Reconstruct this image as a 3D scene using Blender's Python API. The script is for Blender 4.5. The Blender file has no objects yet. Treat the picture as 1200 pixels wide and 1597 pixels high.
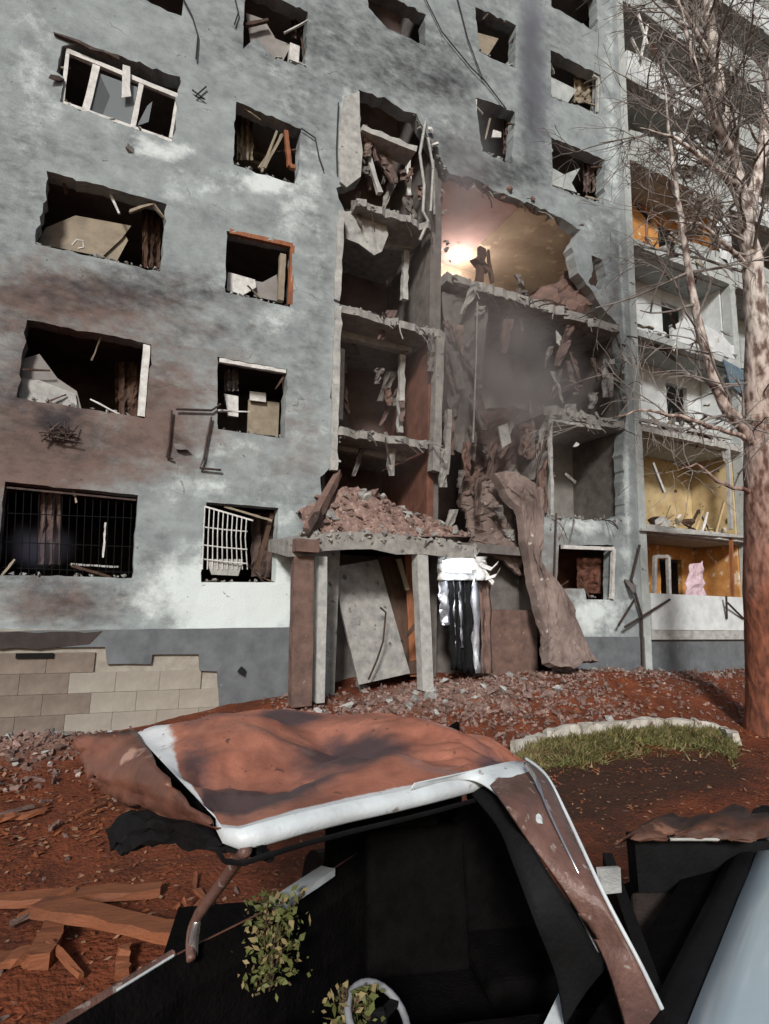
import bpy, bmesh, math, random
from mathutils import Vector, Matrix, noise
from mathutils.geometry import delaunay_2d_cdt
import numpy as np

random.seed(7)
R = random.Random(11)
SC = bpy.context.scene
COL = SC.collection

# ------------------------------------------------------------------ camera
F_PX, CAM_H, D = 900.0, 2.2, 10.82
YAW, PITCH, ROLL = math.radians(25.66), math.radians(9.08), math.radians(1.56)
fw = Vector((math.sin(YAW)*math.cos(PITCH), math.cos(YAW)*math.cos(PITCH), math.sin(PITCH)))
r0 = Vector((math.cos(YAW), -math.sin(YAW), 0)); u0 = r0.cross(fw)
rt = math.cos(ROLL)*r0 + math.sin(ROLL)*u0
up = math.cos(ROLL)*u0 - math.sin(ROLL)*r0
CAM = Vector((0, 0, CAM_H))
cd = bpy.data.cameras.new('camera'); cam = bpy.data.objects.new('camera', cd); COL.objects.link(cam)
cd.sensor_fit = 'VERTICAL'; cd.sensor_height = 24; cd.lens = 24*F_PX/1597
cd.clip_start = 0.05; cd.clip_end = 600
M = Matrix((rt, up, -fw)).transposed().to_4x4(); M.translation = CAM
cam.matrix_world = M
SC.camera = cam

# ------------------------------------------------------------------ light
w = bpy.data.worlds.new('World'); SC.world = w; w.use_nodes = True
nt = w.node_tree; bg = nt.nodes['Background']
sky = nt.nodes.new('ShaderNodeTexSky'); sky.sky_type = 'NISHITA'; sky.sun_disc = False
SUN_EL, SUN_AZ = math.radians(27), math.radians(212)      # azimuth from +Y, clockwise: behind-left of the camera
sky.sun_elevation = SUN_EL; sky.sun_rotation = SUN_AZ
sky.air_density = 1.0; sky.dust_density = 2.0; sky.ozone_density = 1.0
nt.links.new(sky.outputs[0], bg.inputs[0]); bg.inputs[1].default_value = 0.05
sd = bpy.data.lights.new('sun', 'SUN'); sun = bpy.data.objects.new('sun', sd); COL.objects.link(sun)
sd.energy = 2.6; sd.angle = math.radians(9); sd.color = (1.0, 0.97, 0.94)
sdir = Vector((math.sin(SUN_AZ)*math.cos(SUN_EL), math.cos(SUN_AZ)*math.cos(SUN_EL), math.sin(SUN_EL)))
sun.rotation_euler = (-sdir).to_track_quat('-Z', 'Y').to_euler(); sun.location = (0, 0, 40)
vs = SC.view_settings
vs.view_transform = 'Standard'; vs.look = 'None'; vs.gamma = 1; vs.use_curve_mapping = False; vs.exposure = 0.45
SC.cycles.use_denoising = True
SC.cycles.max_bounces = 6; SC.cycles.diffuse_bounces = 3; SC.cycles.volume_bounces = 1
SC.cycles.transparent_max_bounces = 8
SC.cycles.volume_step_rate = 2.0; SC.cycles.volume_max_steps = 128

# ------------------------------------------------------------------ pixel helpers (only to read measured positions)
def ray(u, v):
    return rt*((u-600)/F_PX) - up*((v-798.5)/F_PX) + fw
def wp(u, v, dy=0.0):
    q = ray(u, v); return CAM + q*((D+dy)/q.y)
def gp(u, v, z=0.0):
    q = ray(u, v); return CAM + q*((z-CAM_H)/q.z)
def dp(u, v, dist):
    return CAM + ray(u, v)*dist
def pr(x, y, z):
    q = Vector((x, y, z)) - CAM; d = max(q.dot(fw), 1e-3)
    return 600+F_PX*q.dot(rt)/d, 798.5-F_PX*q.dot(up)/d
def sm(a, b, x):
    t = min(1, max(0, (x-a)/(b-a))); return t*t*(3-2*t)

# ------------------------------------------------------------------ materials
def hexl(r, g, b):
    f = lambda c: (c/255/12.92 if c <= 10 else ((c/255+0.055)/1.055)**2.4)
    return (f(r), f(g), f(b), 1)
def lin(c): return (*c, 1) if len(c) == 3 else c

def pmat(name, c1, c2=None, scale=4.0, rough=0.85, bump=0.25, metal=0.0, spots=None, spot_scale=14, spot_at=0.62,
         stretch=(1, 1, 1), spec=0.3, fine=60, coat=0.0, bdist=0.02):
    m = bpy.data.materials.new(name); m.use_nodes = True
    t = m.node_tree; N = t.nodes; L = t.links; b = N['Principled BSDF']
    c1 = lin(c1); c2 = lin(c2) if c2 else tuple(x*0.6 for x in c1[:3])+(1,)
    tc = N.new('ShaderNodeTexCoord'); mp = N.new('ShaderNodeMapping'); mp.inputs['Scale'].default_value = stretch
    L.new(tc.outputs['Object'], mp.inputs[0])
    n1 = N.new('ShaderNodeTexNoise'); n1.inputs['Scale'].default_value = scale; n1.inputs['Detail'].default_value = 8
    n1.inputs['Roughness'].default_value = 0.65; L.new(mp.outputs[0], n1.inputs[0])
    rp = N.new('ShaderNodeValToRGB'); rp.color_ramp.elements[0].position = .32; rp.color_ramp.elements[1].position = .68
    rp.color_ramp.elements[0].color = c2; rp.color_ramp.elements[1].color = c1
    L.new(n1.outputs[0], rp.inputs[0]); out = rp.outputs[0]
    if spots:
        n3 = N.new('ShaderNodeTexNoise'); n3.inputs['Scale'].default_value = spot_scale; n3.inputs['Detail'].default_value = 5
        L.new(mp.outputs[0], n3.inputs[0])
        r3 = N.new('ShaderNodeValToRGB'); r3.color_ramp.elements[0].position = spot_at; r3.color_ramp.elements[1].position = spot_at+.06
        L.new(n3.outputs[0], r3.inputs[0])
        mx = N.new('ShaderNodeMix'); mx.data_type = 'RGBA'; L.new(r3.outputs[0], mx.inputs[0])
        L.new(out, mx.inputs[6]); mx.inputs[7].default_value = lin(spots); out = mx.outputs[2]
    L.new(out, b.inputs['Base Color'])
    b.inputs['Roughness'].default_value = rough; b.inputs['Metallic'].default_value = metal
    b.inputs['Specular IOR Level'].default_value = spec; b.inputs['Coat Weight'].default_value = coat
    if bump:
        n2 = N.new('ShaderNodeTexNoise'); n2.inputs['Scale'].default_value = fine; n2.inputs['Detail'].default_value = 4
        L.new(mp.outputs[0], n2.inputs[0])
        ad = N.new('ShaderNodeMath'); ad.operation = 'ADD'; L.new(n1.outputs[0], ad.inputs[0]); L.new(n2.outputs[0], ad.inputs[1])
        bp = N.new('ShaderNodeBump'); bp.inputs['Strength'].default_value = bump; bp.inputs['Distance'].default_value = bdist
        L.new(ad.outputs[0], bp.inputs['Height']); L.new(bp.outputs[0], b.inputs['Normal'])
    return m

def attr_mat(name, base, layers, scale=2.5, rough=0.9, bump=0.35, fine=45, spec=0.2, warp=0.5, bdist=0.02, coat=0.0, dots=None, stretch=None):
    """base: (c1, c2); layers: list of (attribute, colour, sharpness): tones whose extent is stored on the mesh, broken up by noise"""
    m = bpy.data.materials.new(name); m.use_nodes = True
    t = m.node_tree; N = t.nodes; L = t.links; b = N['Principled BSDF']
    tc = N.new('ShaderNodeTexCoord'); co = tc.outputs['Object']
    if stretch:
        ms = N.new('ShaderNodeMapping'); ms.inputs['Scale'].default_value = stretch; L.new(co, ms.inputs[0]); co = ms.outputs[0]
    n1 = N.new('ShaderNodeTexNoise'); n1.inputs['Scale'].default_value = scale; n1.inputs['Detail'].default_value = 9
    n1.inputs['Roughness'].default_value = .68; L.new(co, n1.inputs[0])
    rp = N.new('ShaderNodeValToRGB'); rp.color_ramp.elements[0].position = .33; rp.color_ramp.elements[1].position = .66
    rp.color_ramp.elements[0].color = lin(base[1]); rp.color_ramp.elements[1].color = lin(base[0])
    L.new(n1.outputs[0], rp.inputs[0]); out = rp.outputs[0]
    for i, (an, c, sharp) in enumerate(layers):
        at = N.new('ShaderNodeAttribute'); at.attribute_name = an
        n = N.new('ShaderNodeTexNoise'); n.inputs['Scale'].default_value = scale*(1.1+.5*i); n.inputs['Detail'].default_value = 9
        n.inputs['Roughness'].default_value = .7
        mp = N.new('ShaderNodeMapping'); mp.inputs['Location'].default_value = (7.3*i+3, 1.7*i, 5.1*i); L.new(co, mp.inputs[0])
        if an in ('soot', 'brown'): mp.inputs['Scale'].default_value = (.9, 1, 1.3)
        L.new(mp.outputs[0], n.inputs[0])
        # mask = smoothstep(attr + warp*(noise-.5))
        s = N.new('ShaderNodeMath'); s.operation = 'MULTIPLY_ADD'; L.new(n.outputs[0], s.inputs[0]); s.inputs[1].default_value = warp*2
        s.inputs[2].default_value = -warp
        a = N.new('ShaderNodeMath'); a.operation = 'ADD'; L.new(s.outputs[0], a.inputs[0]); L.new(at.outputs['Fac'], a.inputs[1])
        mr = N.new('ShaderNodeMapRange'); mr.interpolation_type = 'SMOOTHSTEP'
        mr.inputs[1].default_value = .5-sharp; mr.inputs[2].default_value = .5+sharp; L.new(a.outputs[0], mr.inputs[0])
        g = N.new('ShaderNodeMath'); g.operation = 'MULTIPLY'; L.new(mr.outputs[0], g.inputs[0]); g.inputs[1].default_value = .92
        mx = N.new('ShaderNodeMix'); mx.data_type = 'RGBA'; L.new(g.outputs[0], mx.inputs[0]); L.new(out, mx.inputs[6])
        mx.inputs[7].default_value = lin(c); out = mx.outputs[2]
    if stretch:
        # hairline cracks in the render coat
        nw = N.new('ShaderNodeTexNoise'); nw.inputs['Scale'].default_value = 1.3; nw.inputs['Detail'].default_value = 6; L.new(co, nw.inputs[0])
        wv = N.new('ShaderNodeVectorMath'); wv.operation = 'MULTIPLY_ADD'; L.new(nw.outputs['Color'], wv.inputs[0]); wv.inputs[1].default_value = (.9, .9, .9); L.new(co, wv.inputs[2])
        vo_ = N.new('ShaderNodeTexVoronoi'); vo_.feature = 'DISTANCE_TO_EDGE'; vo_.inputs['Scale'].default_value = .55; L.new(wv.outputs[0], vo_.inputs['Vector'])
        lt = N.new('ShaderNodeMath'); lt.operation = 'LESS_THAN'; L.new(vo_.outputs['Distance'], lt.inputs[0]); lt.inputs[1].default_value = .0045
        gt = N.new('ShaderNodeMath'); gt.operation = 'GREATER_THAN'; L.new(n1.outputs[0], gt.inputs[0]); gt.inputs[1].default_value = .57
        mu = N.new('ShaderNodeMath'); mu.operation = 'MULTIPLY'; L.new(lt.outputs[0], mu.inputs[0]); L.new(gt.outputs[0], mu.inputs[1])
        m8 = N.new('ShaderNodeMath'); m8.operation = 'MULTIPLY'; L.new(mu.outputs[0], m8.inputs[0]); m8.inputs[1].default_value = .55
        mx = N.new('ShaderNodeMix'); mx.data_type = 'RGBA'; L.new(m8.outputs[0], mx.inputs[0]); L.new(out, mx.inputs[6]); mx.inputs[7].default_value = (.05, .048, .048, 1); out = mx.outputs[2]
    if dots:
        v = N.new('ShaderNodeTexNoise'); v.inputs['Scale'].default_value = dots[1]; v.inputs['Detail'].default_value = 4; L.new(co, v.inputs[0])
        r3 = N.new('ShaderNodeValToRGB'); r3.color_ramp.elements[0].position = dots[2]; r3.color_ramp.elements[1].position = dots[2]+.05
        L.new(v.outputs[0], r3.inputs[0]); mx = N.new('ShaderNodeMix'); mx.data_type = 'RGBA'; L.new(r3.outputs[0], mx.inputs[0])
        L.new(out, mx.inputs[6]); mx.inputs[7].default_value = lin(dots[0]); out = mx.outputs[2]
    L.new(out, b.inputs['Base Color']); b.inputs['Roughness'].default_value = rough
    b.inputs['Specular IOR Level'].default_value = spec; b.inputs['Coat Weight'].default_value = coat
    n2 = N.new('ShaderNodeTexNoise'); n2.inputs['Scale'].default_value = fine; n2.inputs['Detail'].default_value = 5; L.new(co, n2.inputs[0])
    ad = N.new('ShaderNodeMath'); ad.operation = 'ADD'; L.new(n1.outputs[0], ad.inputs[0]); L.new(n2.outputs[0], ad.inputs[1])
    bp = N.new('ShaderNodeBump'); bp.inputs['Strength'].default_value = bump; bp.inputs['Distance'].default_value = bdist
    L.new(ad.outputs[0], bp.inputs['Height']); L.new(bp.outputs[0], b.inputs['Normal'])
    return m

def emis(name, c, s):
    m = bpy.data.materials.new(name); m.use_nodes = True; b = m.node_tree.nodes['Principled BSDF']
    b.inputs['Base Color'].default_value = lin(c); b.inputs['Emission Color'].default_value = lin(c); b.inputs['Emission Strength'].default_value = s
    return m
def glassmat(name, c=(.02, .025, .03), alpha=.45):
    m = bpy.data.materials.new(name); m.use_nodes = True; b = m.node_tree.nodes['Principled BSDF']
    b.inputs['Base Color'].default_value = lin(c); b.inputs['Roughness'].default_value = .06; b.inputs['Alpha'].default_value = alpha
    b.inputs['Specular IOR Level'].default_value = .6
    return m

MT = {}
MT['wall'] = attr_mat('facade_paint', ((.335, .375, .375), (.19, .215, .222)),
    [('white', (.66, .73, .72), .22), ('brown', (.16, .105, .086), .36), ('soot', (.028, .026, .030), .42)], scale=1.7, warp=.62, dots=((.07, .068, .07), 7, .70), stretch=(1, 1, 1.2), bump=.5)
MT['conc'] = pmat('broken_concrete', (.34, .33, .30), (.17, .165, .16), 5, bump=.5, spots=(.09, .085, .08), spot_scale=6, spot_at=.64)
MT['conc_light'] = pmat('pale_concrete', (.46, .46, .43), (.26, .26, .25), 6, bump=.4, spots=(.14, .13, .12), spot_scale=8, spot_at=.66)
MT['conc_dark'] = pmat('sooty_concrete', (.185, .168, .155), (.09, .08, .075), 3, bump=.5)
MT['conc_brown'] = pmat('brown_dusty_concrete', (.20, .125, .10), (.085, .055, .047), 3.5, bump=.5, spots=(.3, .24, .21), spot_scale=9, spot_at=.68)
MT['dust_slab'] = pmat('dusty_brown_slab', (.255, .195, .17), (.085, .06, .052), 1.6, bump=.6, spots=(.44, .40, .37), spot_scale=5, spot_at=.66)
MT['pinkrub'] = pmat('pink_brick_dust', (.33, .22, .185), (.12, .075, .062), 7, bump=.7, spots=(.42, .36, .32), spot_scale=16, spot_at=.62)
MT['wing'] = pmat('wing_concrete', (.46, .49, .475), (.30, .325, .315), 3, bump=.35, spots=(.1, .1, .1), spot_scale=5, spot_at=.66)
MT['white'] = pmat('white_frame_paint', (.70, .70, .67), (.42, .41, .39), 9, .6, .15)
MT['orange_wood'] = pmat('orange_wood', (.34, .13, .055), (.16, .06, .03), 10, .6, .15, stretch=(1, 1, .2))
MT['dark_wood'] = pmat('dark_wood', (.10, .055, .035), (.035, .02, .015), 8, .7, .3, stretch=(1, 1, .25))
MT['tan'] = pmat('tan_board', (.32, .27, .20), (.19, .16, .12), 4, bump=.2)
MT['yellow'] = pmat('yellow_wallpaper', (.56, .45, .25), (.33, .23, .12), 1.5, bump=.2, spots=(.14, .08, .04), spot_scale=4, spot_at=.63)
MT['orange_wall'] = pmat('orange_wallpaper', (.58, .30, .10), (.36, .16, .05), 3, bump=.2, spots=(.66, .52, .36), spot_scale=3.5, spot_at=.6)
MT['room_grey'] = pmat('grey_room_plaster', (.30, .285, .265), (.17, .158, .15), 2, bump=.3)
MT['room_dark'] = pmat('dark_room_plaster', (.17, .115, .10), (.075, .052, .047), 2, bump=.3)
MT['room_pink_glow'] = pmat('pink_glow_plaster', (.56, .42, .38), (.40, .27, .235), 1.0, bump=.25, spots=(.27, .16, .13), spot_scale=2.5, spot_at=.66)  # pinkish lamplight put into the plaster colour
MT['room_tan'] = pmat('tan_wallpaper', (.58, .50, .36), (.36, .28, .20), .9, bump=.25, spots=(.66, .58, .42), spot_scale=2.2, spot_at=.58)
MT['room_white'] = pmat('white_plaster', (.66, .69, .68), (.44, .47, .48), 2.5, bump=.2)
MT['brick_red'] = pmat('red_lit_plaster', (.20, .085, .055), (.09, .04, .03), 3, bump=.4)
MT['metal'] = pmat('rusty_metal', (.09, .06, .05), (.035, .027, .024), 9, .6, .3, metal=.4)
MT['black'] = pmat('black_rubber', (.009, .009, .010), (.005, .005, .005), 9, .7, .2, spec=.12)
MT['shaded_black'] = pmat('shaded_cabin_black', (.007, .006, .006), (.003, .003, .003), 9, 1.0, .4, spec=.03)  # near-black colour carries the shade inside the car cabins
MT['cable'] = pmat('cable_sheath', (.03, .032, .036), (.015, .015, .017), 9, .7, 0)
MT['steel_sheet'] = pmat('torn_sheet_steel', (.62, .66, .72), (.20, .21, .25), 3, .35, .3, metal=.75, stretch=(1, 1, .2), spots=(.06, .055, .06), spot_scale=3, spot_at=.58)
MT['coat'] = pmat('grey_plinth_render', (.155, .168, .178), (.095, .103, .11), 3, bump=.3, spots=(.25, .26, .26), spot_scale=9, spot_at=.71)
MT['coat_sooty'] = pmat('sooty_plinth_render', (.06, .046, .042), (.03, .024, .023), 3, bump=.3)
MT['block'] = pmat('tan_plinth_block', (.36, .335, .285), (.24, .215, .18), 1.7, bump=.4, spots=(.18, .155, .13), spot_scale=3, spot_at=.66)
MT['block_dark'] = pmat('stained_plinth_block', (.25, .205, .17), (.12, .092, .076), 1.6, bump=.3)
MT['joint'] = pmat('recessed_mortar', (.36, .335, .285), (.24, .215, .18), 5, bump=.3)
MT['ground'] = attr_mat('red_brown_ground', ((.215, .058, .024), (.075, .023, .012)),
    [('grey', (.27, .175, .14), .3), ('wet', (.045, .022, .014), .3)], scale=1.7, rough=.82, bump=.8, fine=22, warp=.45, bdist=.05, dots=((.36, .20, .13), 8, .66))
MT['leaf_red'] = pmat('dry_leaf', (.28, .085, .03), (.09, .03, .014), 7, .7, 0)
MT['leaf_pale'] = pmat('pale_leaf', (.40, .24, .14), (.24, .12, .07), 3, .7, 0)
MT['plank'] = pmat('weathered_plank', (.27, .095, .042), (.11, .04, .02), 3, .7, .4, stretch=(.25, 1, 1))
MT['grass'] = pmat('grass_blade', (.155, .155, .045), (.05, .055, .018), 5, .7, 0)
MT['grass_dry'] = pmat('dry_grass_blade', (.30, .25, .12), (.16, .11, .05), 5, .7, 0)
MT['plant'] = pmat('green_leaf', (.15, .16, .05), (.055, .065, .02), 9, .6, 0)
MT['kerb'] = pmat('whitewashed_kerb', (.60, .58, .52), (.30, .26, .21), 5, .8, .5, spots=(.16, .11, .08), spot_scale=4, spot_at=.58)
MT['glass'] = glassmat('dusty_glass', (.25, .28, .29), .55)
MT['glass_dark'] = glassmat('dark_glass', (.012, .012, .014), .8)
MT['cloth'] = pmat('pale_cloth', (.62, .48, .52), (.40, .28, .32), 6, .9, .3)
MT['lamp'] = emis('lit_lamp', (1, .93, .9), 9)

# ------------------------------------------------------------------ mesh builder
class MB:
    def __init__(s): s.v = []; s.f = []
    def add(s, vs, fs):
        o = len(s.v); s.v += [tuple(x) for x in vs]; s.f += [tuple(i+o for i in f) for f in fs]; return s
    def box(s, c, d, rot=None):
        c = Vector(c); vs = []
        for x in (-.5, .5):
            for y in (-.5, .5):
                for z in (-.5, .5):
                    p = Vector((x*d[0], y*d[1], z*d[2]))
                    if rot: p = rot @ p
                    vs.append(c+p)
        return s.add(vs, [(0, 1, 3, 2), (4, 6, 7, 5), (0, 4, 5, 1), (2, 3, 7, 6), (0, 2, 6, 4), (1, 5, 7, 3)])
    def span(s, a, b):
        a = Vector(a); b = Vector(b); return s.box((a+b)/2, [abs(b[i]-a[i]) for i in range(3)])
    def beam(s, p0, p1, w_, h_, seg=1, wob=0, upv=(0, 0, 1)):
        p0 = Vector(p0); p1 = Vector(p1); d = (p1-p0).normalized(); u = Vector(upv)
        if abs(d.dot(u)) > .95: u = Vector((0, 1, 0))
        x = d.cross(u).normalized(); y = x.cross(d); vs = []
        for i in range(seg+1):
            c = p0.lerp(p1, i/seg)
            for sx, sy in ((-1, -1), (1, -1), (1, 1), (-1, 1)):
                j = Vector((R.uniform(-wob, wob), R.uniform(-wob, wob), R.uniform(-wob, wob)))
                vs.append(c+x*sx*w_/2+y*sy*h_/2+j)
        fs = [(3, 2, 1, 0), tuple(seg*4+k for k in range(4))]
        for i in range(seg):
            for k in range(4):
                a = i*4+k; b = i*4+(k+1) % 4; fs.append((a, b, b+4, a+4))
        return s.add(vs, fs)
    def tube(s, pts, r, n=6, cap=True):
        pts = [Vector(p) for p in pts]; rs = r if isinstance(r, (list, tuple)) else [r]*len(pts)
        vs = []; fs = []; prev = None
        for i, p in enumerate(pts):
            d = (pts[min(i+1, len(pts)-1)]-pts[max(i-1, 0)]).normalized()
            if prev is None:
                a = Vector((0, 0, 1)) if abs(d.z) < .9 else Vector((1, 0, 0)); x = d.cross(a).normalized()
            else:
                x = (prev-d*prev.dot(d)).normalized()
            prev = x; y = d.cross(x)
            for k in range(n):
                t = 2*math.pi*k/n; vs.append(p+(x*math.cos(t)+y*math.sin(t))*rs[i])
        for i in range(len(pts)-1):
            for k in range(n):
                a = i*n+k; b = i*n+(k+1) % n; fs.append((a, b, b+n, a+n))
        if cap: fs += [tuple(reversed(range(n))), tuple((len(pts)-1)*n+k for k in range(n))]
        return s.add(vs, fs)
    def prism(s, poly, ext):
        """poly: list of 3D points (planar), ext: extrusion vector"""
        n = len(poly); e = Vector(ext); vs = [Vector(p) for p in poly]; vs += [p+e for p in vs[:n]]
        fs = [tuple(range(n)), tuple(reversed(range(n, 2*n)))]
        for i in range(n):
            j = (i+1) % n; fs.append((j, i, i+n, j+n))
        return s.add(vs, fs)
    def chunk(s, c, d, rnd=R, n=11):
        pts = []
        for _ in range(n):
            q = Vector((rnd.gauss(0, 1), rnd.gauss(0, 1), rnd.gauss(0, 1))).normalized()
            pts.append(Vector((q.x*d[0], q.y*d[1], q.z*d[2]))*rnd.uniform(.42, .56))
        rot = Matrix.Rotation(rnd.uniform(0, 6.28), 3, Vector((rnd.gauss(0, 1), rnd.gauss(0, 1), rnd.gauss(0, 1))).normalized())
        bm = bmesh.new(); 
        for p in pts: bm.verts.new(rot @ p)
        r_ = bmesh.ops.convex_hull(bm, input=bm.verts)
        bm.verts.ensure_lookup_table(); bm.verts.index_update()
        used = set(v for f in bm.faces for v in f.verts)
        idx = {}; vs = []
        for v in used: idx[v] = len(vs); vs.append(v.co+Vector(c))
        fs = [tuple(idx[v] for v in f.verts) for f in bm.faces]
        bm.free(); return s.add(vs, fs)
    def sheet(s, P, th=0):
        """P[i][j]: grid of points; th: thickness along averaged normal (0 = single)"""
        n, m_ = len(P), len(P[0]); vs = [p for row in P for p in row]
        fs = [(i*m_+j, i*m_+j+1, (i+1)*m_+j+1, (i+1)*m_+j) for i in range(n-1) for j in range(m_-1)]
        if th:
            k = n*m_; nn = (Vector(P[-1][0])-Vector(P[0][0])).cross(Vector(P[0][-1])-Vector(P[0][0])).normalized()*th
            vs = vs+[Vector(p)+nn for p in vs]
            fs += [tuple(reversed([a+k for a in f])) for f in fs]
            bd = [j for j in range(m_)]+[i*m_+m_-1 for i in range(1, n)]+[(n-1)*m_+j for j in range(m_-2, -1, -1)]+[i*m_ for i in range(n-2, 0, -1)]
            for a, b in zip(bd, bd[1:]+bd[:1]): fs.append((b, a, a+k, b+k))
        return s.add(vs, fs)
    def mesh(s, name):
        me = bpy.data.meshes.new(name); me.from_pydata(s.v, [], s.f); me.update(); return me
    def build(s, name, mat_, parent=None, smooth=False, fix=True):
        me = s.mesh(name)
        if fix and len(s.f) < 60000:
            bm = bmesh.new(); bm.from_mesh(me); bmesh.ops.recalc_face_normals(bm, faces=bm.faces); bm.to_mesh(me); bm.free()
        for mm in (mat_ if isinstance(mat_, (list, tuple)) else [mat_]): me.materials.append(MT[mm] if isinstance(mm, str) else mm)
        if smooth:
            for p in me.polygons: p.use_smooth = True
        return link(name, me, parent)
def link(name, me, parent=None):
    o = bpy.data.objects.new(name, me); COL.objects.link(o)
    if parent:
        o.parent = parent; o.matrix_parent_inverse = Matrix.Identity(4)
        q = parent
        off = Vector((0, 0, 0))
        while q: off += q.location; q = q.parent
        if me is not None and me.users == 1: me.transform(Matrix.Translation(-off))
    return o
def tag(o, label=None, cat=None, group=None, kind=None):
    if label: o['label'] = label
    if cat: o['category'] = cat
    if group: o['group'] = group
    if kind: o['kind'] = kind
    return o
def thing(name, label, cat, loc=(0, 0, 0), group=None):
    o = bpy.data.objects.new(name, None); COL.objects.link(o); o.location = loc; o.empty_display_size = .2
    return tag(o, label, cat, group)
def setattr_f(o, name, vals):
    a = o.data.attributes.new(name, 'FLOAT', 'POINT'); a.data.foreach_set('value', np.array(vals, dtype=np.float32))
def fbm(x, y, z=0, o=4): return noise.fractal(Vector((x, y, z)), .9, 2.1, o)
def jag(pts, step=.12, amp=.03, close=True):
    """2D polygon -> subdivided polygon with ragged edges"""
    out = []; n = len(pts)
    for i in range(n if close else n-1):
        a = Vector(pts[i]); b = Vector(pts[(i+1) % n]); L_ = (b-a).length; k = max(1, int(L_/step)); nrm = Vector((-(b-a).y, (b-a).x)).normalized()
        for j in range(k):
            p = a.lerp(b, (j+(R.uniform(-.35, .35) if j else 0))/k); q = (amp*(.25 if R.random() < .6 else 1.3)) if j else amp*.4
            out.append(p+nrm*R.uniform(-q, q)+(b-a).normalized()*R.uniform(-q, q)*.5)
    if not close: out.append(Vector(pts[-1]))
    return out

def holed_wall(outer, holes, y, th, grid=.22, relief=.012):
    """wall panel in the plane Y=y with ragged holes; returns MB with front, back and reveals"""
    verts = [Vector(p) for p in outer]; no = len(verts); edges = [(i, (i+1) % no) for i in range(no)]
    for h in holes:
        o = len(verts); verts += [Vector(p) for p in h]; edges += [(o+i, o+(i+1) % len(h)) for i in range(len(h))]
    xs = [p[0] for p in outer]; zs = [p[1] for p in outer]
    nx = int((max(xs)-min(xs))/grid); nz = int((max(zs)-min(zs))/grid)
    for i in range(1, nx):
        for j in range(1, nz):
            verts.append(Vector((min(xs)+grid*(i+R.uniform(-.3, .3)), min(zs)+grid*(j+R.uniform(-.3, .3)))))
    vo, eo, fo, *_ = delaunay_2d_cdt(verts, edges, [], 0, 1e-5)
    P = np.array([[v[0], v[1]] for v in vo]); T = np.array([f for f in fo]); C = P[T].mean(axis=1)
    def inside(poly, pts):
        poly = np.array([[p[0], p[1]] for p in poly]); r = np.zeros(len(pts), bool); n = len(poly)
        for i in range(n):
            a = poly[i]; b = poly[i-1]
            if a[1] == b[1]: continue
            c = ((a[1] > pts[:, 1]) != (b[1] > pts[:, 1])) & (pts[:, 0] < (b[0]-a[0])*(pts[:, 1]-a[1])/(b[1]-a[1])+a[0]); r ^= c
        return r
    keep = inside(outer, C)
    for h in holes: keep &= ~inside(h, C)
    T = T[keep]; cnt = {}
    for f in T:
        for k in range(3):
            a, b = f[k], f[(k+1) % 3]; cnt[(a, b)] = cnt.get((a, b), 0)+1
    mb = MB(); n = len(P)
    vs = []
    for (x, z) in P: vs.append((x, y - relief*(fbm(x*1.3, z*1.3, 3)+.6*fbm(x*5, z*5, 1)), z))
    vs += [(x, y+th, z) for (x, z) in P]
    fs = [tuple(int(k) for k in f) for f in T]+[tuple(int(k)+n for k in reversed(f)) for f in T]
    for (a, b) in cnt:
        if (b, a) not in cnt: fs.append((int(b), int(a), int(a)+n, int(b)+n))
    return mb.add(vs, fs)
def w2(u, v): p = wp(u, v); return Vector((p.x, p.z))
def px_poly(pts, step=.12, amp=.03): return jag([w2(*p) for p in pts], step, amp)
def wrect(x0, x1, z0, z1, amp=.03): return jag([(x0, z0), (x1, z0), (x1, z1), (x0, z1)], .13, amp)

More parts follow.
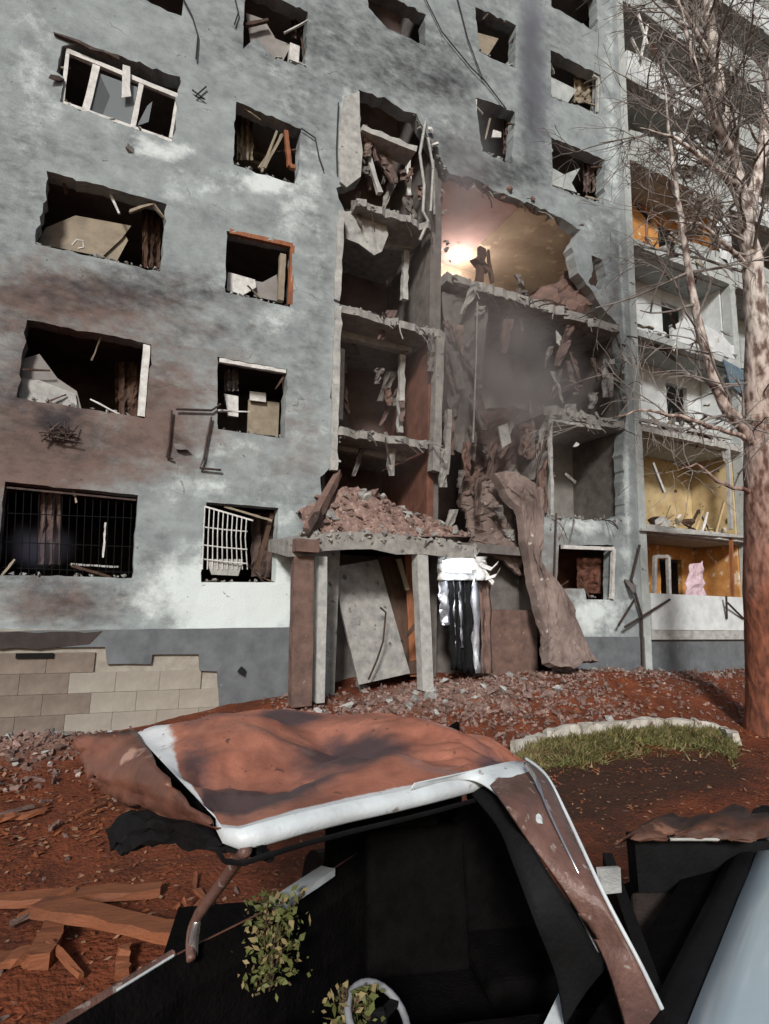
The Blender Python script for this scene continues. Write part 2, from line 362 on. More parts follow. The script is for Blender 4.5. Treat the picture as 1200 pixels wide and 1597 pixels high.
# ================================================================== ground
FL = [1.70+2.8*k for k in range(10)]           # finished floor levels
def base_z(x):
    return .43*sm(-.5, 3.2, x)+.22*sm(3.5, 7, x)-.02*sm(9, 16, x)
def gz(x, y):
    t = sm(6.9, 10.6, y)
    z = base_z(x)*t + .06*fbm(x*.8, y*.8, 0)*sm(1, 4, y) + .035*fbm(x*3.0, y*3.0, 5, 3)
    z += .25*math.exp(-((x-10)/2.6)**2-((y-9.6)/1.0)**2)          # earth thrown up under the breach
    z += .28*math.exp(-((x+.6)/1.1)**2-((y-9.4)/.8)**2)           # rubbish heap against the wall
    z += .12*math.exp(-((y-7.3)/.4)**2)*sm(5.6, 6.6, x)*(1-sm(9.9, 10.8, x))
    return z
def ground():
    mb = MB(); P = []; xs = np.concatenate([np.linspace(-120, -8, 10), np.arange(-7.9, 20, .14), np.linspace(21, 160, 12)])
    ys = np.concatenate([np.linspace(-120, -3, 10), np.arange(-2.9, 13, .14), np.linspace(14, 120, 8)])
    for y in ys: P.append([Vector((x, y, gz(x, y) if -8 < x < 20.5 and -3 < y < 13.5 else 0)) for x in xs])
    mb.sheet(P); o = mb.build('ground', 'ground', smooth=True, fix=False); tag(o, 'reddish brown littered ground in front of the building', kind='structure')
    gr, wt = [], []
    for v in mb.v:
        x, y = v[0], v[1]; u, vv = pr(*v)
        g = .7*math.exp(-((x-6.2)/2.6)**2-((y-9.9)/1.0)**2)+.7*math.exp(-((x+1.0)/1.6)**2-((y-9.6)/1.1)**2)+.45*math.exp(-((x-14)/4)**2-((y-10.7)/.6)**2)
        gr.append(g); wt.append(1.0*math.exp(-((x-6.6)/2.6)**2-((y-5.7)/.8)**2)+.5*math.exp(-((x-4.6)/1.2)**2-((y-4.6)/.8)**2)+.38*math.exp(-((x-.2)/1.2)**2-((y-5.6)/.5)**2)+.4*math.exp(-((x-8)/3)**2-((y-6.4)/.5)**2))
    setattr_f(o, 'grey', gr); setattr_f(o, 'wet', wt)
ground()

# ================================================================== the building
BLD = thing('apartment_building', 'blast damaged grey panel apartment block with smashed windows and a collapsed middle section', 'building', (6, D, 0))
ZT = 28.0
wins = {}
holes = []
def H(poly): holes.append(poly); return poly
H(px_poly([(97, 72), (88, 112), (101, 122), (93, 159), (271, 221), (281, 119), (200, 92), (150, 76), (120, 66)], .1, .035))   # A4
H(px_poly([(73, 266), (260, 318), (250, 423), (56, 381), (63, 338), (72, 300)], .12, .03))                                      # A3
H(px_poly([(43, 498), (237, 537), (225, 652), (26, 620), (34, 556)], .12, .03))                                                 # A2
H(px_poly([(8, 751), (216, 772), (207, 901), (-6, 897)], .14, .015))                                                            # A1
H(px_poly([(369, 158), (470, 201), (465, 288), (400, 270), (364, 256)], .1, .03))                                               # B4
H(px_poly([(354, 360), (457, 381), (453, 479), (352, 456)], .14, .015))                                                         # B3
H(px_poly([(339, 556), (449, 576), (444, 684), (340, 669)], .14, .015))                                                         # B2
H(px_poly([(322, 783), (435, 792), (430, 908), (314, 908)], .14, .012))                                                         # B1
H(px_poly([(383, -28), (481, 19), (476, 103), (430, 92), (400, 60), (379, 76)], .1, .03))                                       # B5
H(wrect(-1.5, .38, 13.77, 15.18)); H(wrect(-1.5, .38, 16.57, 17.98)); H(wrect(1.57, 2.92, 16.57, 17.98))
H(px_poly([(572, -25), (664, 22), (664, 72), (640, 60), (605, 45), (575, 12)], .1, .035))                                       # stair window
H(px_poly([(741, 11), (805, 39), (804, 106), (770, 92), (748, 80)], .1, .03))                                                   # D6
H(px_poly([(742, 152), (770, 160), (804, 175), (799, 256), (775, 246), (752, 236)], .1, .04))                                   # D5
H(px_poly([(859, 78), (937, 117), (935, 180), (905, 166), (860, 152)], .1, .03))                                                # C6
H(px_poly([(861, 214), (944, 249), (942, 319), (905, 306), (862, 290)], .1, .04))                                               # C5
H(wrect(10.1, 11.9, 19.4, 20.8, .04)); H(wrect(7.5, 8.75, 19.4, 20.8)); H(wrect(4.4, 6.0, 19.6, 20.9))
H(wrect(10.1, 11.9, 22.2, 23.6)); H(wrect(7.5, 8.75, 22.2, 23.6))
H(px_poly([(922, 398), (940, 405), (946, 430), (936, 452), (918, 440), (926, 420)], .08, .03))                                  # hole beside the lit room
H(px_poly([(872, 850), (957, 850), (956, 935), (915, 935), (912, 918), (868, 918)], .12, .02))                                  # ground floor right
breach = [(560, 140), (600, 152), (630, 172), (650, 178), (668, 212), (690, 252), (702, 272), (745, 280), (775, 298), (830, 318), (880, 342), (905, 358),
          (892, 385), (902, 425), (925, 455), (938, 478), (966, 508), (972, 560), (980, 640), (976, 655), (972, 700), (975, 806),
          (935, 812), (846, 806), (843, 860), (846, 925), (872, 985), (880, 1090), (690, 1095), (515, 1095), (512, 880), (505, 800), (500, 745), (520, 725), (517, 600),
          (528, 480), (528, 400), (538, 330), (524, 292), (545, 288), (562, 280), (562, 210)]
H(px_poly(breach, .13, .05))
# two free-standing pieces of wall inside the breach outline are added below as parts
outer = [(-7, -1), (12.72, -1), (12.72, ZT), (-7, ZT)]
mb = holed_wall(outer, holes, D, .32)
fac = mb.build('facade_wall', 'wall', BLD, fix=True)
WALL_TONE = {  # wall tones by position: soot and dark bands, brown areas, pale patches
 'soot': [(650, 260, 70, 60, .5), (960, 420, 30, 90, .4), (500, 420, 22, 180, .38), (760, 60, 60, 120, .4), (500, 60, 200, 80, .50), (640, 100, 130, 70, .58), (470, 180, 60, 120, .38), (30, 300, 60, 200, .36), (700, 230, 60, 50, .6), (900, 560, 60, 60, .3), (30, 620, 60, 100, .55), (150, 690, 120, 26, .5), (320, 520, 160, 30, .4), (240, 860, 30, 60, .3), (560, 330, 30, 120, .35), (480, 560, 40, 90, .35), (60, 700, 200, 40, .45), (240, 600, 50, 80, .4), (120, 240, 160, 30, .3), (400, 340, 80, 22, .3), (400, 540, 80, 22, .35), (380, 765, 90, 22, .32), (180, 455, 230, 40, .66), (60, 520, 90, 90, .45), (90, 655, 60, 26, .9), (690, 130, 60, 34, .75), (720, 140, 26, 44, .6), (835, 150, 34, 170, .42), (830, 260, 40, 50, .5),
          (20, 850, 120, 90, .62), (110, 940, 110, 60, .5), (560, 130, 90, 26, .45), (640, 130, 40, 20, .5), (780, 270, 90, 28, .7), (480, 800, 26, 60, .45),
          (200, 115, 120, 26, .35), (330, 460, 50, 20, .3), (700, 40, 60, 60, .25), (895, 690, 50, 200, .3), (860, 60, 60, 60, .35), (0, 640, 60, 120, .4), (390, 600, 90, 60, .22), (275, 690, 30, 50, .45), (600, 30, 80, 60, .25)],
 'brown': [(120, 470, 260, 55, .50), (90, 610, 170, 120, .54), (110, 720, 260, 50, .50), (330, 600, 150, 90, .40), (20, 760, 120, 160, .45), (90, 945, 150, 40, .6), (60, 430, 120, 50, .3),
           (860, 900, 60, 150, .5), (930, 470, 60, 40, .4), (470, 700, 40, 90, .3), (250, 660, 60, 50, .4)],
 'white': [(60, 120, 70, 140, .42), (300, 300, 120, 60, .38), (450, 120, 60, 90, .35), (300, 760, 120, 30, .45), (470, 640, 40, 120, .4), (330, 440, 80, 30, .4), (700, 200, 60, 40, .4), (370, 930, 120, 80, 1.05), (290, 920, 110, 60, .7), (400, 760, 90, 40, .35), (470, 300, 60, 120, .45), (420, 285, 70, 24, .75), (250, 235, 60, 16, .75), (180, 205, 100, 18, .4),  # pale patches; the bright light left of the entrance is painted in here
           (430, 500, 60, 30, .5), (40, 200, 60, 160, .35), (960, 200, 24, 300, .5), (930, 350, 50, 50, .4), (350, 700, 80, 24, .45), (545, 210, 20, 80, .7), (920, 960, 60, 40, .7), (430, 800, 40, 60, .4),
           (910, 820, 70, 20, .6), (980, 800, 14, 200, .6), (500, 420, 14, 120, .4)]}
def wall_tone(o, mbv, off=(0, 0, 0)):
    P = np.array(mbv)
    q = P - np.array([0, 0, CAM_H]); d = np.maximum(q@np.array(fw), .1); U = 600+F_PX*(q@np.array(rt))/d; V = 798.5-F_PX*(q@np.array(up))/d
    for k, bl in WALL_TONE.items():
        a = np.zeros(len(P))
        for (u, v, su, sv, s) in bl: a = np.maximum(a, s*np.exp(-.5*(((U-u)/su)**2+((V-v)/sv)**2)*1.6)) if k != 'brown' else a + s*np.exp(-((U-u)/su)**2-((V-v)/sv)**2)
        setattr_f(o, k, np.clip(a, 0, 1))
wall_tone(fac, mb.v)

def part(name, mat_, mbx, smooth=False): return mbx.build(name, mat_, BLD, smooth)
def slab_poly(name, pts, z, th, mat_):          # horizontal slab: pts 2D XY
    m = MB(); m.prism([(p[0], p[1], z) for p in pts], (0, 0, -th)); return part(name, mat_, m)

# ---- floors, cross walls, back walls behind the left half
for k, z in enumerate(FL):
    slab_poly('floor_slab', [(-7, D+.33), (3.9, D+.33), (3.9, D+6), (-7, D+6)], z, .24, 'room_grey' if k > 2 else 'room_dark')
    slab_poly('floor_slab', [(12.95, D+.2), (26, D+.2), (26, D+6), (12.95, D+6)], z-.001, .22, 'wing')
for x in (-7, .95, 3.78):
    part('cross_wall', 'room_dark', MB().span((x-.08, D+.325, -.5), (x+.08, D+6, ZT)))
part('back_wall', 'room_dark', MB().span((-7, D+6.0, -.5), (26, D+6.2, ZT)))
for x in (6.62, 12.5):
    part('cross_wall', 'conc_dark', MB().span((x-.09, D+.33, -.5), (x+.09, D+6, ZT)))
# closer room backs that catch the light in some windows
def room_back(x0, x1, k, dy, mat_): part('room_wall', mat_, MB().span((x0, D+dy, FL[k]+.01), (x1, D+dy+.1, FL[k]+2.55)))
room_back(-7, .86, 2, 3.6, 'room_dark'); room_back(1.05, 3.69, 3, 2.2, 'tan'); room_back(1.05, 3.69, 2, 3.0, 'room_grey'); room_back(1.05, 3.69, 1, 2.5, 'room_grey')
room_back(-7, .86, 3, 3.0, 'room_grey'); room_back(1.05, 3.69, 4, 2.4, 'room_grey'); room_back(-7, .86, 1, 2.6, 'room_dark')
room_back(6.72, 9.4, 5, 2.2, 'tan'); room_back(9.4, 12.4, 5, 2.0, 'room_grey'); room_back(6.72, 9.4, 4, 1.8, 'room_dark'); room_back(9.4, 12.4, 4, 2.4, 'room_grey')

# ---- the collapsed middle: slabs with broken front edges
def edge_slab(name, x0, x1, z, th, mat_, y0=.02, y1=6, amp=.14):
    front = jag([(x1, D+y0), (x0, D+y0)], .16, amp, close=False)
    return slab_poly(name, [(x0, D+y1), (x1, D+y1)]+[(p[0], p[1]) for p in front], z, th, mat_)
for k in (4, 5, 6, 7, 8): 
    if k == 4:
        edge_slab('floor_slab', 6.71, 9.0, FL[k], .22, 'room_pink_glow', .2, 6, .1); edge_slab('floor_slab', 9.003, 12.4, FL[k]-.004, .22, 'room_tan', .2, 6, .1)
    else: edge_slab('floor_slab', 6.71, 12.4, FL[k], .22, 'room_grey', .34, 6, .01)
edge_slab('floor_slab', 6.71, 12.4, FL[3], .24, 'conc', .05, 6, .1)          # floor of the lit room
edge_slab('floor_slab', 9.6, 12.4, FL[2], .24, 'conc', .05, 6, .1)
edge_slab('floor_slab', 9.6, 12.4, FL[1]-.1, .24, 'conc', .33, 6, .05)
edge_slab('floor_slab', 6.71, 9.6, FL[2]-.1, .24, 'conc_dark', 3.2, 6, .3)
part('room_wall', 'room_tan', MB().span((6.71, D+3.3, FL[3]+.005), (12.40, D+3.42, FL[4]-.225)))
part('room_wall', 'room_pink_glow', MB().span((6.715, D+.5, FL[3]+.005), (6.80, D+3.3, FL[4]-.225)))
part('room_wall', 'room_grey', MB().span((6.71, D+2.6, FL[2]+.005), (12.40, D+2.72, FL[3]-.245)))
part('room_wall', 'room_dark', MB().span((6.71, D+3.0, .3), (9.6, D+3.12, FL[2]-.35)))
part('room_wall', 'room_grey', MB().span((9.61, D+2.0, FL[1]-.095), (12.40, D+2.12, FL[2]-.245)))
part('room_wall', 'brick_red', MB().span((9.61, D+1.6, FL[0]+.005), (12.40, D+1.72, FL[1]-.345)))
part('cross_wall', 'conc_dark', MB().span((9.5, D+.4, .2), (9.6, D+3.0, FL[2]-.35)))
edge_slab('floor_slab', 9.7, 12.4, FL[0], .2, 'conc', .33, 6, .02)
# broken edge lumps along the slab fronts
for (k, x0, x1) in ((3, 6.8, 12.3), (2, 9.7, 12.3), (4, 6.8, 11.0)):
    m = MB()
    for _ in range(34):
        x = R.uniform(x0, x1); s = R.uniform(.07, .2); m.chunk((x, D+R.uniform(.0, .3), FL[k]-.12+R.uniform(-.14, .16)), (s*1.6, s, s))
    tag(part('broken_edge', 'conc' if k != 4 else 'conc_brown', m), kind='stuff')
# white door frame of the room below the breach
def fr(name, pts, dy, r_, mat_='white', parent=BLD):
    for a, b in zip(pts, pts[1:]):
        MB().beam(wp(*a, dy), wp(*b, dy), r_, r_, 9, .018 if name in ('bay_post', 'mullion', 'window_beam', 'lintel', 'door_frame') else .006, (0, 1, 0)).build(name, mat_, parent)
fr('door_frame', [(860, 805), (858, 655), (935, 668)], .1, .085, 'conc_light')
fr('window_frame', [(877, 853), (957, 856), (954, 934)], -.03, .09, 'white')
fr('lintel', [(854, 648), (920, 655)], .15, .2, 'conc')

# ---- stair bay
def bay_slab(l, r_, th, y0, y1, mat_='conc'):
    a = wp(*l); b = wp(*r_); z = (a.z+b.z)/2
    front = jag([(b.x, D+y0), (a.x, D+y0)], .12, .085, close=False)
    return slab_poly('stair_landing', [(a.x, D+y1), (b.x, D+y1)]+[(p[0], p[1]) for p in front], z, th, mat_), z
for l, r_ in (((531, 476), (690, 517)), ((520, 664), (668, 690)), ((556, 316), (672, 345))):
    o_, z_ = bay_slab(l, r_, .17, -.02, 2.6, 'conc')
a_ = wp(562, 205); part('stair_landing', 'conc_light', MB().beam(a_+Vector((0, .1, 0)), wp(645, 240)+Vector((0, .1, 0)), .5, .14, 6, .02))
part('stair_wall', 'room_dark', MB().span((3.95, D+2.6, .3), (6.53, D+2.72, ZT-1)))
part('stair_wall', 'conc_dark', MB().span((3.885, D+.33, .3), (3.96, D+2.6, ZT-1)))
part('stair_wall', 'brick_red', MB().span((6.36, D+.25, 3.4), (6.53, D+2.6, 8.3)))  # red light on this stretch of wall put into its colour
part('stair_wall', 'conc_dark', MB().span((6.36, D+.25, 8.35), (6.53, D+2.6, 14)))
# flights of stairs, seen from below
for k, z in enumerate((5.65, 8.4, 11.2)):
    m = MB()
    for i in range(9): m.span((4.1, D+1.4+i*.28*.5, z+.05+i*.16), (5.15, D+1.4+(i+1)*.28*.5+.05, z+.05+(i+1)*.16+.02))
    part('stair_flight', 'conc_dark', m)
fr('bay_post', [(520, 735), (522, 600), (527, 480)], .02, .15, 'conc_light'); fr('bay_post', [(524, 470), (532, 330)], .02, .15, 'conc_light')
fr('bay_post', [(677, 735), (685, 520)], .05, .2, 'conc'); fr('bay_post', [(695, 740), (700, 640)], .1, .12, 'conc')
fr('window_beam', [(531, 522), (640, 546)], .85, .2, 'conc_light'); fr('window_beam', [(525, 697), (632, 716)], .85, .17, 'conc_light')
fr('window_beam', [(585, 376), (640, 386)], .85, .17, 'conc_light')
fr('mullion', [(627, 555), (624, 674)], .85, .13, 'conc_light'); fr('mullion', [(633, 392), (630, 468)], .85, .13, 'conc_light'); fr('mullion', [(637, 250), (637, 325)], .6, .11, 'white')
fr('window_frame', [(533, 545), (530, 655)], .85, .12, 'conc_light')
# parapet panels behind the landings (pale green undersides catch light)
part('stair_panel', 'conc', MB().prism(jag_pts if False else [wp(540, 326, .5), wp(660, 352, .5), wp(655, 378, .5), wp(540, 352, .5)], (0, .12, 0)))
m = MB(); m.prism([wp(*p, -.06) for p in [(538, 150), (561, 142), (562, 205), (566, 235), (563, 275), (550, 285), (541, 292), (531, 283), (528, 240), (530, 200)]], (0, .07, 0))
part('plaster_flap', 'conc_light', m)
m = MB(); m.prism([wp(*p, .3) for p in [(536, 330), (572, 328), (602, 345), (606, 366), (596, 392), (584, 398), (560, 380), (540, 372)]], (0, .1, .03))
part('plaster_flap', 'conc_light', m)

# ---- canopy side: lower wall pieces of the ground floor
part('entrance_wall', 'conc', MB().span((3.9, D+.05, -.3), (4.25, D+.3, 3.3)))
part('entrance_wall', 'room_grey', MB().span((4.3, D+1.5, -.3), (6.4, D+1.6, 3.3)))
part('entrance_slab', 'conc_dark', MB().span((3.9, D+.05, 3.42), (9.2, D+3.0, 3.62)))
part('basement_wall', 'conc_brown', MB().span((7.6, D+.25, -.3), (9.45, D+.5, 2.15)))
part('basement_wall', 'conc_dark', MB().span((6.5, D+.9, -.3), (9.45, D+1.0, 3.4)))

# ---- right wing: loggias
px = [12.86, 17.45, 22.0]
part('wing_pillar', 'wing', MB().span((12.73, D-.03, -.5), (13.0, D+.28, ZT)))
part('wing_pillar', 'wing', MB().span((17.35, D-.03, -.5), (17.62, D+.28, ZT)))
part('wing_pillar', 'wing', MB().span((21.6, D-.03, -.5), (21.9, D+.28, ZT)))
part('wing_pillar', 'wing', MB().span((25.6, D-.03, -.5), (26, D+.28, ZT)))
wallm = ['orange_wall', 'yellow', 'room_white', 'room_white', 'orange_wall', 'wing', 'wing', 'room_grey', 'wing', 'wing']
for k, z in enumerate(FL[:-1]):
    for x0, x1, s in ((13.01, 17.34, 0), (17.63, 21.59, 1), (21.91, 25.59, 2)):
        mm = wallm[k] if s == 0 else ('room_grey' if k in (1, 4) else 'wing')
        dy = 1.7 if k < 2 else 1.15
        # back wall of the loggia with a window and a door opening
        hs = [jag([(x0+.25, z+.1), (x0+1.0, z+.1), (x0+1.0, z+2.15), (x0+.25, z+2.15)], .3, .02)]
        if k not in (1,): hs.append(jag([(x0+2.6, z+.9), (x0+3.6, z+.9), (x0+3.6, z+2.15), (x0+2.6, z+2.15)], .3, .02))
        m = holed_wall([(x0, z), (x1, z), (x1, z+2.57), (x0, z+2.57)], hs, D+dy, .15, .5)
        part('loggia_wall', mm, m)
        part('loggia_side', mm, MB().span((x1-.07, D+.29, z+.002), (x1-.001, D+dy-.02, z+2.57)))
        if s == 0 and k > 1: part('window_frame', 'white', MB().span((x0+1.03, D+dy-.06, z+.15), (x0+1.25, D+dy-.02, z+2.2)))
        # broken front edge of the slab
        front = jag([(x1, D-.05), (x0, D-.05)], .2, .04, close=False)
        slab_poly('loggia_slab', [(x0, D+.19), (x1, D+.19)]+[(p[0], p[1]) for p in front], z+.02, .2, 'conc_light' if k < 3 else 'wing')
        if k == 0:
            part('parapet', 'room_white' if s == 0 else 'wing', MB().span((x0+.02, D-.06, z+.03), (x1-.02, D+.04, z+.98)))
        elif k >= 3 or s:
            # torn parapets: some standing, some hanging outwards
            tl = [(0, .8), (1.0, .95), (1.9, .9), (3.2, .7 if k % 2 else .95), (4.3 if s == 0 else 3.9, .55 if k % 2 else .9)]
            if k == 3 and s == 0: tl = [(1.4, .5), (2.2, .9), (3.4, .8), (4.3, .5)]
            if k == 4 and s == 0: tl = [(1.8, .4), (2.4, .7), (4.3, .85)]
            lean = R.uniform(-.06, .05)
            pts = [(x0+tl[0][0]+.01, z+.03), (x0+tl[-1][0]-.01, z+.03)]
            top = [Vector((x0+a-(.01 if i == len(tl)-1 else -.01), z+b)) for i, (a, b) in enumerate(tl)][::-1]
            top = jag(top, .2, .05, close=False)
            part('parapet', 'wing' if (k+s) % 3 else 'room_white', MB().prism([(p[0], D-.06+lean*(p[1]-z), p[1]) for p in pts+[tuple(t) for t in top]], (0, .09, 0)))
for x0, x1 in ((13.0, 17.35), (17.62, 21.6), (21.9, 25.6)):
    part('plinth', 'coat', MB().span((x0, D+.02, -.5), (x1, D+.3, 1.47)))
    part('plinth_ledge', 'conc_light', MB().span((x0, D-.08, 1.48), (x1, D+.2, 1.56)))
fr('balcony_post', [(1135, 690), (1140, 825)], -.02, .1, 'conc_light'); fr('balcony_post', [(1140, 838), (1143, 930)], -.02, .08, 'orange_wood')
fr('balcony_post', [(1100, 270), (1112, 360)], .1, .1, 'conc_light')
fr('window_frame', [(1020, 932), (1022, 868), (1042, 868), (1044, 938)], .2, .09, 'white')
fr('rail', [(1000, 826), (1165, 838)], -.12, .06, 'conc_light'); fr('rail', [(1000, 655), (1140, 684)], -.12, .08, 'conc_light')

# ---- plinth on the left with grey render and bare blocks
part('plinth_core', 'joint', MB().span((-7, D-.005-.03, -.6), (3.88, D-.012, 1.66)))
coat = [(-260, 990), (-20, 985), (452, 978), (450, 1120), (342, 1120), (338, 1046), (311, 1045), (309, 1020), (237, 1020), (235, 1035), (167, 1035), (164, 1008), (-20, 1010), (-260, 1014)]
cz = px_poly(coat, .3, .008)
m = MB(); m.prism([(p[0], D-.10, p[1]) for p in cz], (0, .062, 0)); part('plinth_render', 'coat', m)
m = MB(); m.prism([(p[0], D-.108, p[1]) for p in px_poly([(-250, 988), (30, 985), (160, 984), (140, 1003), (60, 1012), (-20, 1011), (-250, 1015)], .2, .02)], (0, .012, 0)); part('soot_crust', 'coat_sooty', m)
blk = {}
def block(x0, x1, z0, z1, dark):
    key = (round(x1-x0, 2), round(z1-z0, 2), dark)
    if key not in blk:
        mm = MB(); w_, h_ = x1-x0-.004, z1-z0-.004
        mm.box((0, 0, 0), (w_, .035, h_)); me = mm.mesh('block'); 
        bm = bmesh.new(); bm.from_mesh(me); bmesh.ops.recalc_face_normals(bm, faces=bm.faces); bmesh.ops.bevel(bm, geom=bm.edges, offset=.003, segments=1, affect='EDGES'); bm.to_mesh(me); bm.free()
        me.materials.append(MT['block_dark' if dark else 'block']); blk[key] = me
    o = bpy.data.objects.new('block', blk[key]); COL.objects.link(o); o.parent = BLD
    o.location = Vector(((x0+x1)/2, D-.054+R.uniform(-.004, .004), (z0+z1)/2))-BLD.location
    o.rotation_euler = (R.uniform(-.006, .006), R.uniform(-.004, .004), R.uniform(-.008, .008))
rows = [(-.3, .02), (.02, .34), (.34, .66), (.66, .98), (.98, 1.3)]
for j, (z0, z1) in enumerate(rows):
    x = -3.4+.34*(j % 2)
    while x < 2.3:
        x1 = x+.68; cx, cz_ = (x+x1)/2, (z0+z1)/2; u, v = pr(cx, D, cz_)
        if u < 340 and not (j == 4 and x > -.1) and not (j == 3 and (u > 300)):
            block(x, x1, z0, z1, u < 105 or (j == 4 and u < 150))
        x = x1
part('vent_slot', 'black', MB().span(tuple(wp(25, 1019, -.118)), tuple(wp(83, 1026, -.096))))

# ---- right half plinth under the breach
part('plinth', 'coat', MB().span((9.7, D-.06, -.5), (12.72, D-.03, 1.55)))

# ---- windows of the left half: frames, grilles, things inside
def win(name, loc, label=None):
    o = bpy.data.objects.new(name, None); COL.objects.link(o); o.parent = BLD; o.location = Vector(loc)-BLD.location
    o['partgroup'] = 1
    if label: o['label'] = label
    del o['partgroup']
    return o
def abs_build(mbx, name, mat_, parent): return mbx.build(name, mat_, parent)
# A4: white three-light frame
wf = MB(); wf.beam(wp(104, 80, .08), wp(278, 152, .08), .09, .07, 4, .008, (0, 1, 0)); WF = wf.build('window', 'white', BLD); WF['label'] = 'white three-light window frame, bent and glassless'
for a, b, t in (((151, 103), (133, 178), .12), ((221, 132), (207, 200), .09), ((277, 155), (266, 216), .06), ((106, 82), (98, 158), .06), ((95, 160), (268, 221), .06)):
    m = MB(); m.beam(wp(*a, .085), wp(*b, .085), t, .06, 3, .006, (0, 1, 0)); m.build('frame_bar', 'white', WF)
m = MB(); m.prism([wp(*p, .1) for p in [(152, 108), (172, 150), (160, 180), (138, 180)]], (0, .006, 0)); m.build('pane', 'glass', WF)
m = MB(); m.prism([wp(*p, .1) for p in [(150, 112), (215, 136), (204, 196), (140, 176)]], (0, .006, 0)); m.build('pane', 'glass', WF)
m = MB(); m.prism([wp(*p, .1) for p in [(230, 165), (238, 158), (232, 190), (214, 196)]], (0, .006, 0)); m.build('pane', 'glass', WF)
m = MB(); m.prism([wp(*p, -.02) for p in jag([(192, 100), (203, 104), (205, 150), (190, 152)], 14, 1.5)], (0, .012, 0)); m.build('torn_strip', 'white', WF)
m = MB(); m.beam(wp(84, 52, -.03), wp(185, 92, -.05), .07, .05, 5, .02); m.beam(wp(120, 68, -.06), wp(178, 92, -.03), .05, .03, 3, .02); part('lintel_strip', 'metal', m)
part('torn_bracket', 'metal', MB().chunk(wp(88, 122, -.05), (.3, .12, .14), n=9))
# B3: orange frame
for pts, mm in (([(358, 362), (456, 384), (452, 476)], 'orange_wood'),): fr('window_frame', pts, .04, .09, mm)
fr('window_frame', [(441, 398), (437, 470)], .08, .12, 'tan')
fr('window_frame', [(342, 562), (446, 580)], .05, .08, 'white'); fr('window_frame', [(229, 540), (220, 650)], .03, .12, 'white')
fr('window_frame', [(446, 205), (452, 260), (461, 262)], .08, .09, 'orange_wood')
fr('window_frame', [(432, 205), (408, 268)], .12, .05, 'tan')
# grilles
G1 = MB().beam(wp(320, 790, -.03), wp(395, 812, -.12), .03, .03).build('window_grille', 'white', BLD); G1['label'] = 'pale steel window grille torn loose and bent inwards'
for t in range(10):
    u = 320+t*7.2; m = MB(); m.tube([wp(u, 790+t*2.2, -.03-.01*t), wp(u-2, 830+t, -.05-.01*t), wp(u-4+t*.6, 888, -.02)], .011, 5); m.build('bar', 'white', G1)
for v in (822, 850, 872): MB().tube([wp(318, v, -.03), wp(350, v+4, -.07), wp(386, v+7, -.12)], .012, 5).build('cross_bar', 'white', G1)
MB().prism([wp(*p, -.01) for p in [(322, 872), (380, 872), (372, 898), (330, 896)]], (0, .02, 0)).build('mesh_plate', 'conc_light', G1)
fr('window_bar', [(350, 790), (424, 812)], .1, .04, 'tan'); fr('window_bar', [(425, 800), (400, 890)], .25, .08, 'dark_wood')
G2 = MB().beam(wp(8, 760, .06), wp(213, 780, .06), .03, .03).build('window_grille', 'metal', BLD); G2['label'] = 'dark steel window grille with thin upright bars'
for t in range(17):
    u = 14+t*12; MB().tube([wp(u, 759+t*1.2, .12), wp(u-5, 897, .12)], .007, 5).build('bar', 'black', G2)
for v in (800, 845, 885): MB().tube([wp(2, v, .12), wp(209, v+8, .12)], .008, 5).build('cross_bar', 'black', G2)
fr('window_bar', [(165, 815), (161, 870)], .12, .03, 'white'); fr('sill_bar', [(110, 880), (185, 884)], .2, .03, 'conc_light')

# rubble along the sills, splinters of frames round the openings
for (l, r_, tl, tr, n_) in (((93, 159), (271, 221), (97, 80), (281, 122), 16), ((56, 381), (250, 423), (73, 268), (260, 320), 20), ((28, 620), (225, 652), (43, 500), (237, 538), 20), ((0, 897), (207, 901), (8, 752), (216, 773), 14),
                            ((364, 256), (465, 288), (369, 160), (470, 203), 14), ((352, 456), (453, 479), (354, 362), (457, 383), 12), ((340, 669), (444, 684), (339, 558), (449, 577), 12), ((314, 908), (430, 908), (322, 785), (435, 794), 10),
                            ((379, 76), (476, 103), (383, -20), (481, 20), 12), ((748, 80), (804, 106), (741, 12), (805, 40), 9), ((752, 236), (799, 256), (742, 154), (804, 176), 10), ((860, 152), (935, 180), (859, 80), (937, 118), 12), ((862, 290), (942, 319), (861, 216), (944, 250), 12), ((868, 926), (956, 935), (872, 852), (957, 852), 12)):
    m = MB(); m2 = MB()
    for _ in range(n_):
        t = R.random(); p = wp(l[0]+(r_[0]-l[0])*t, l[1]+(r_[1]-l[1])*t, R.uniform(.0, .26)); s_ = R.uniform(.03, .1); m.chunk(p+Vector((0, 0, s_*.3)), (s_*1.5, s_, s_*.9), n=8)
    tag(part('sill_rubble', R.choice(['conc', 'conc_light']), m), kind='stuff')
    for _ in range(max(3, n_//4)):
        e = R.choice(((l, tl), (r_, tr), (tl, tr), (l, r_))); t = R.random(); a = wp(e[0][0]+(e[1][0]-e[0][0])*t, e[0][1]+(e[1][1]-e[0][1])*t, R.uniform(.02, .2))
        c = wp((l[0]+tr[0])/2, (l[1]+tr[1])/2, .12); b = a.lerp(c, R.uniform(.1, .55))+Vector((R.gauss(0, .18), R.uniform(-.1, .3), R.gauss(0, .18)))
        part('frame_splinter', R.choice(['white', 'tan', 'dark_wood', 'dark_wood']), MB().beam(a, b, R.uniform(.02, .06), R.uniform(.015, .04), 3, .01))
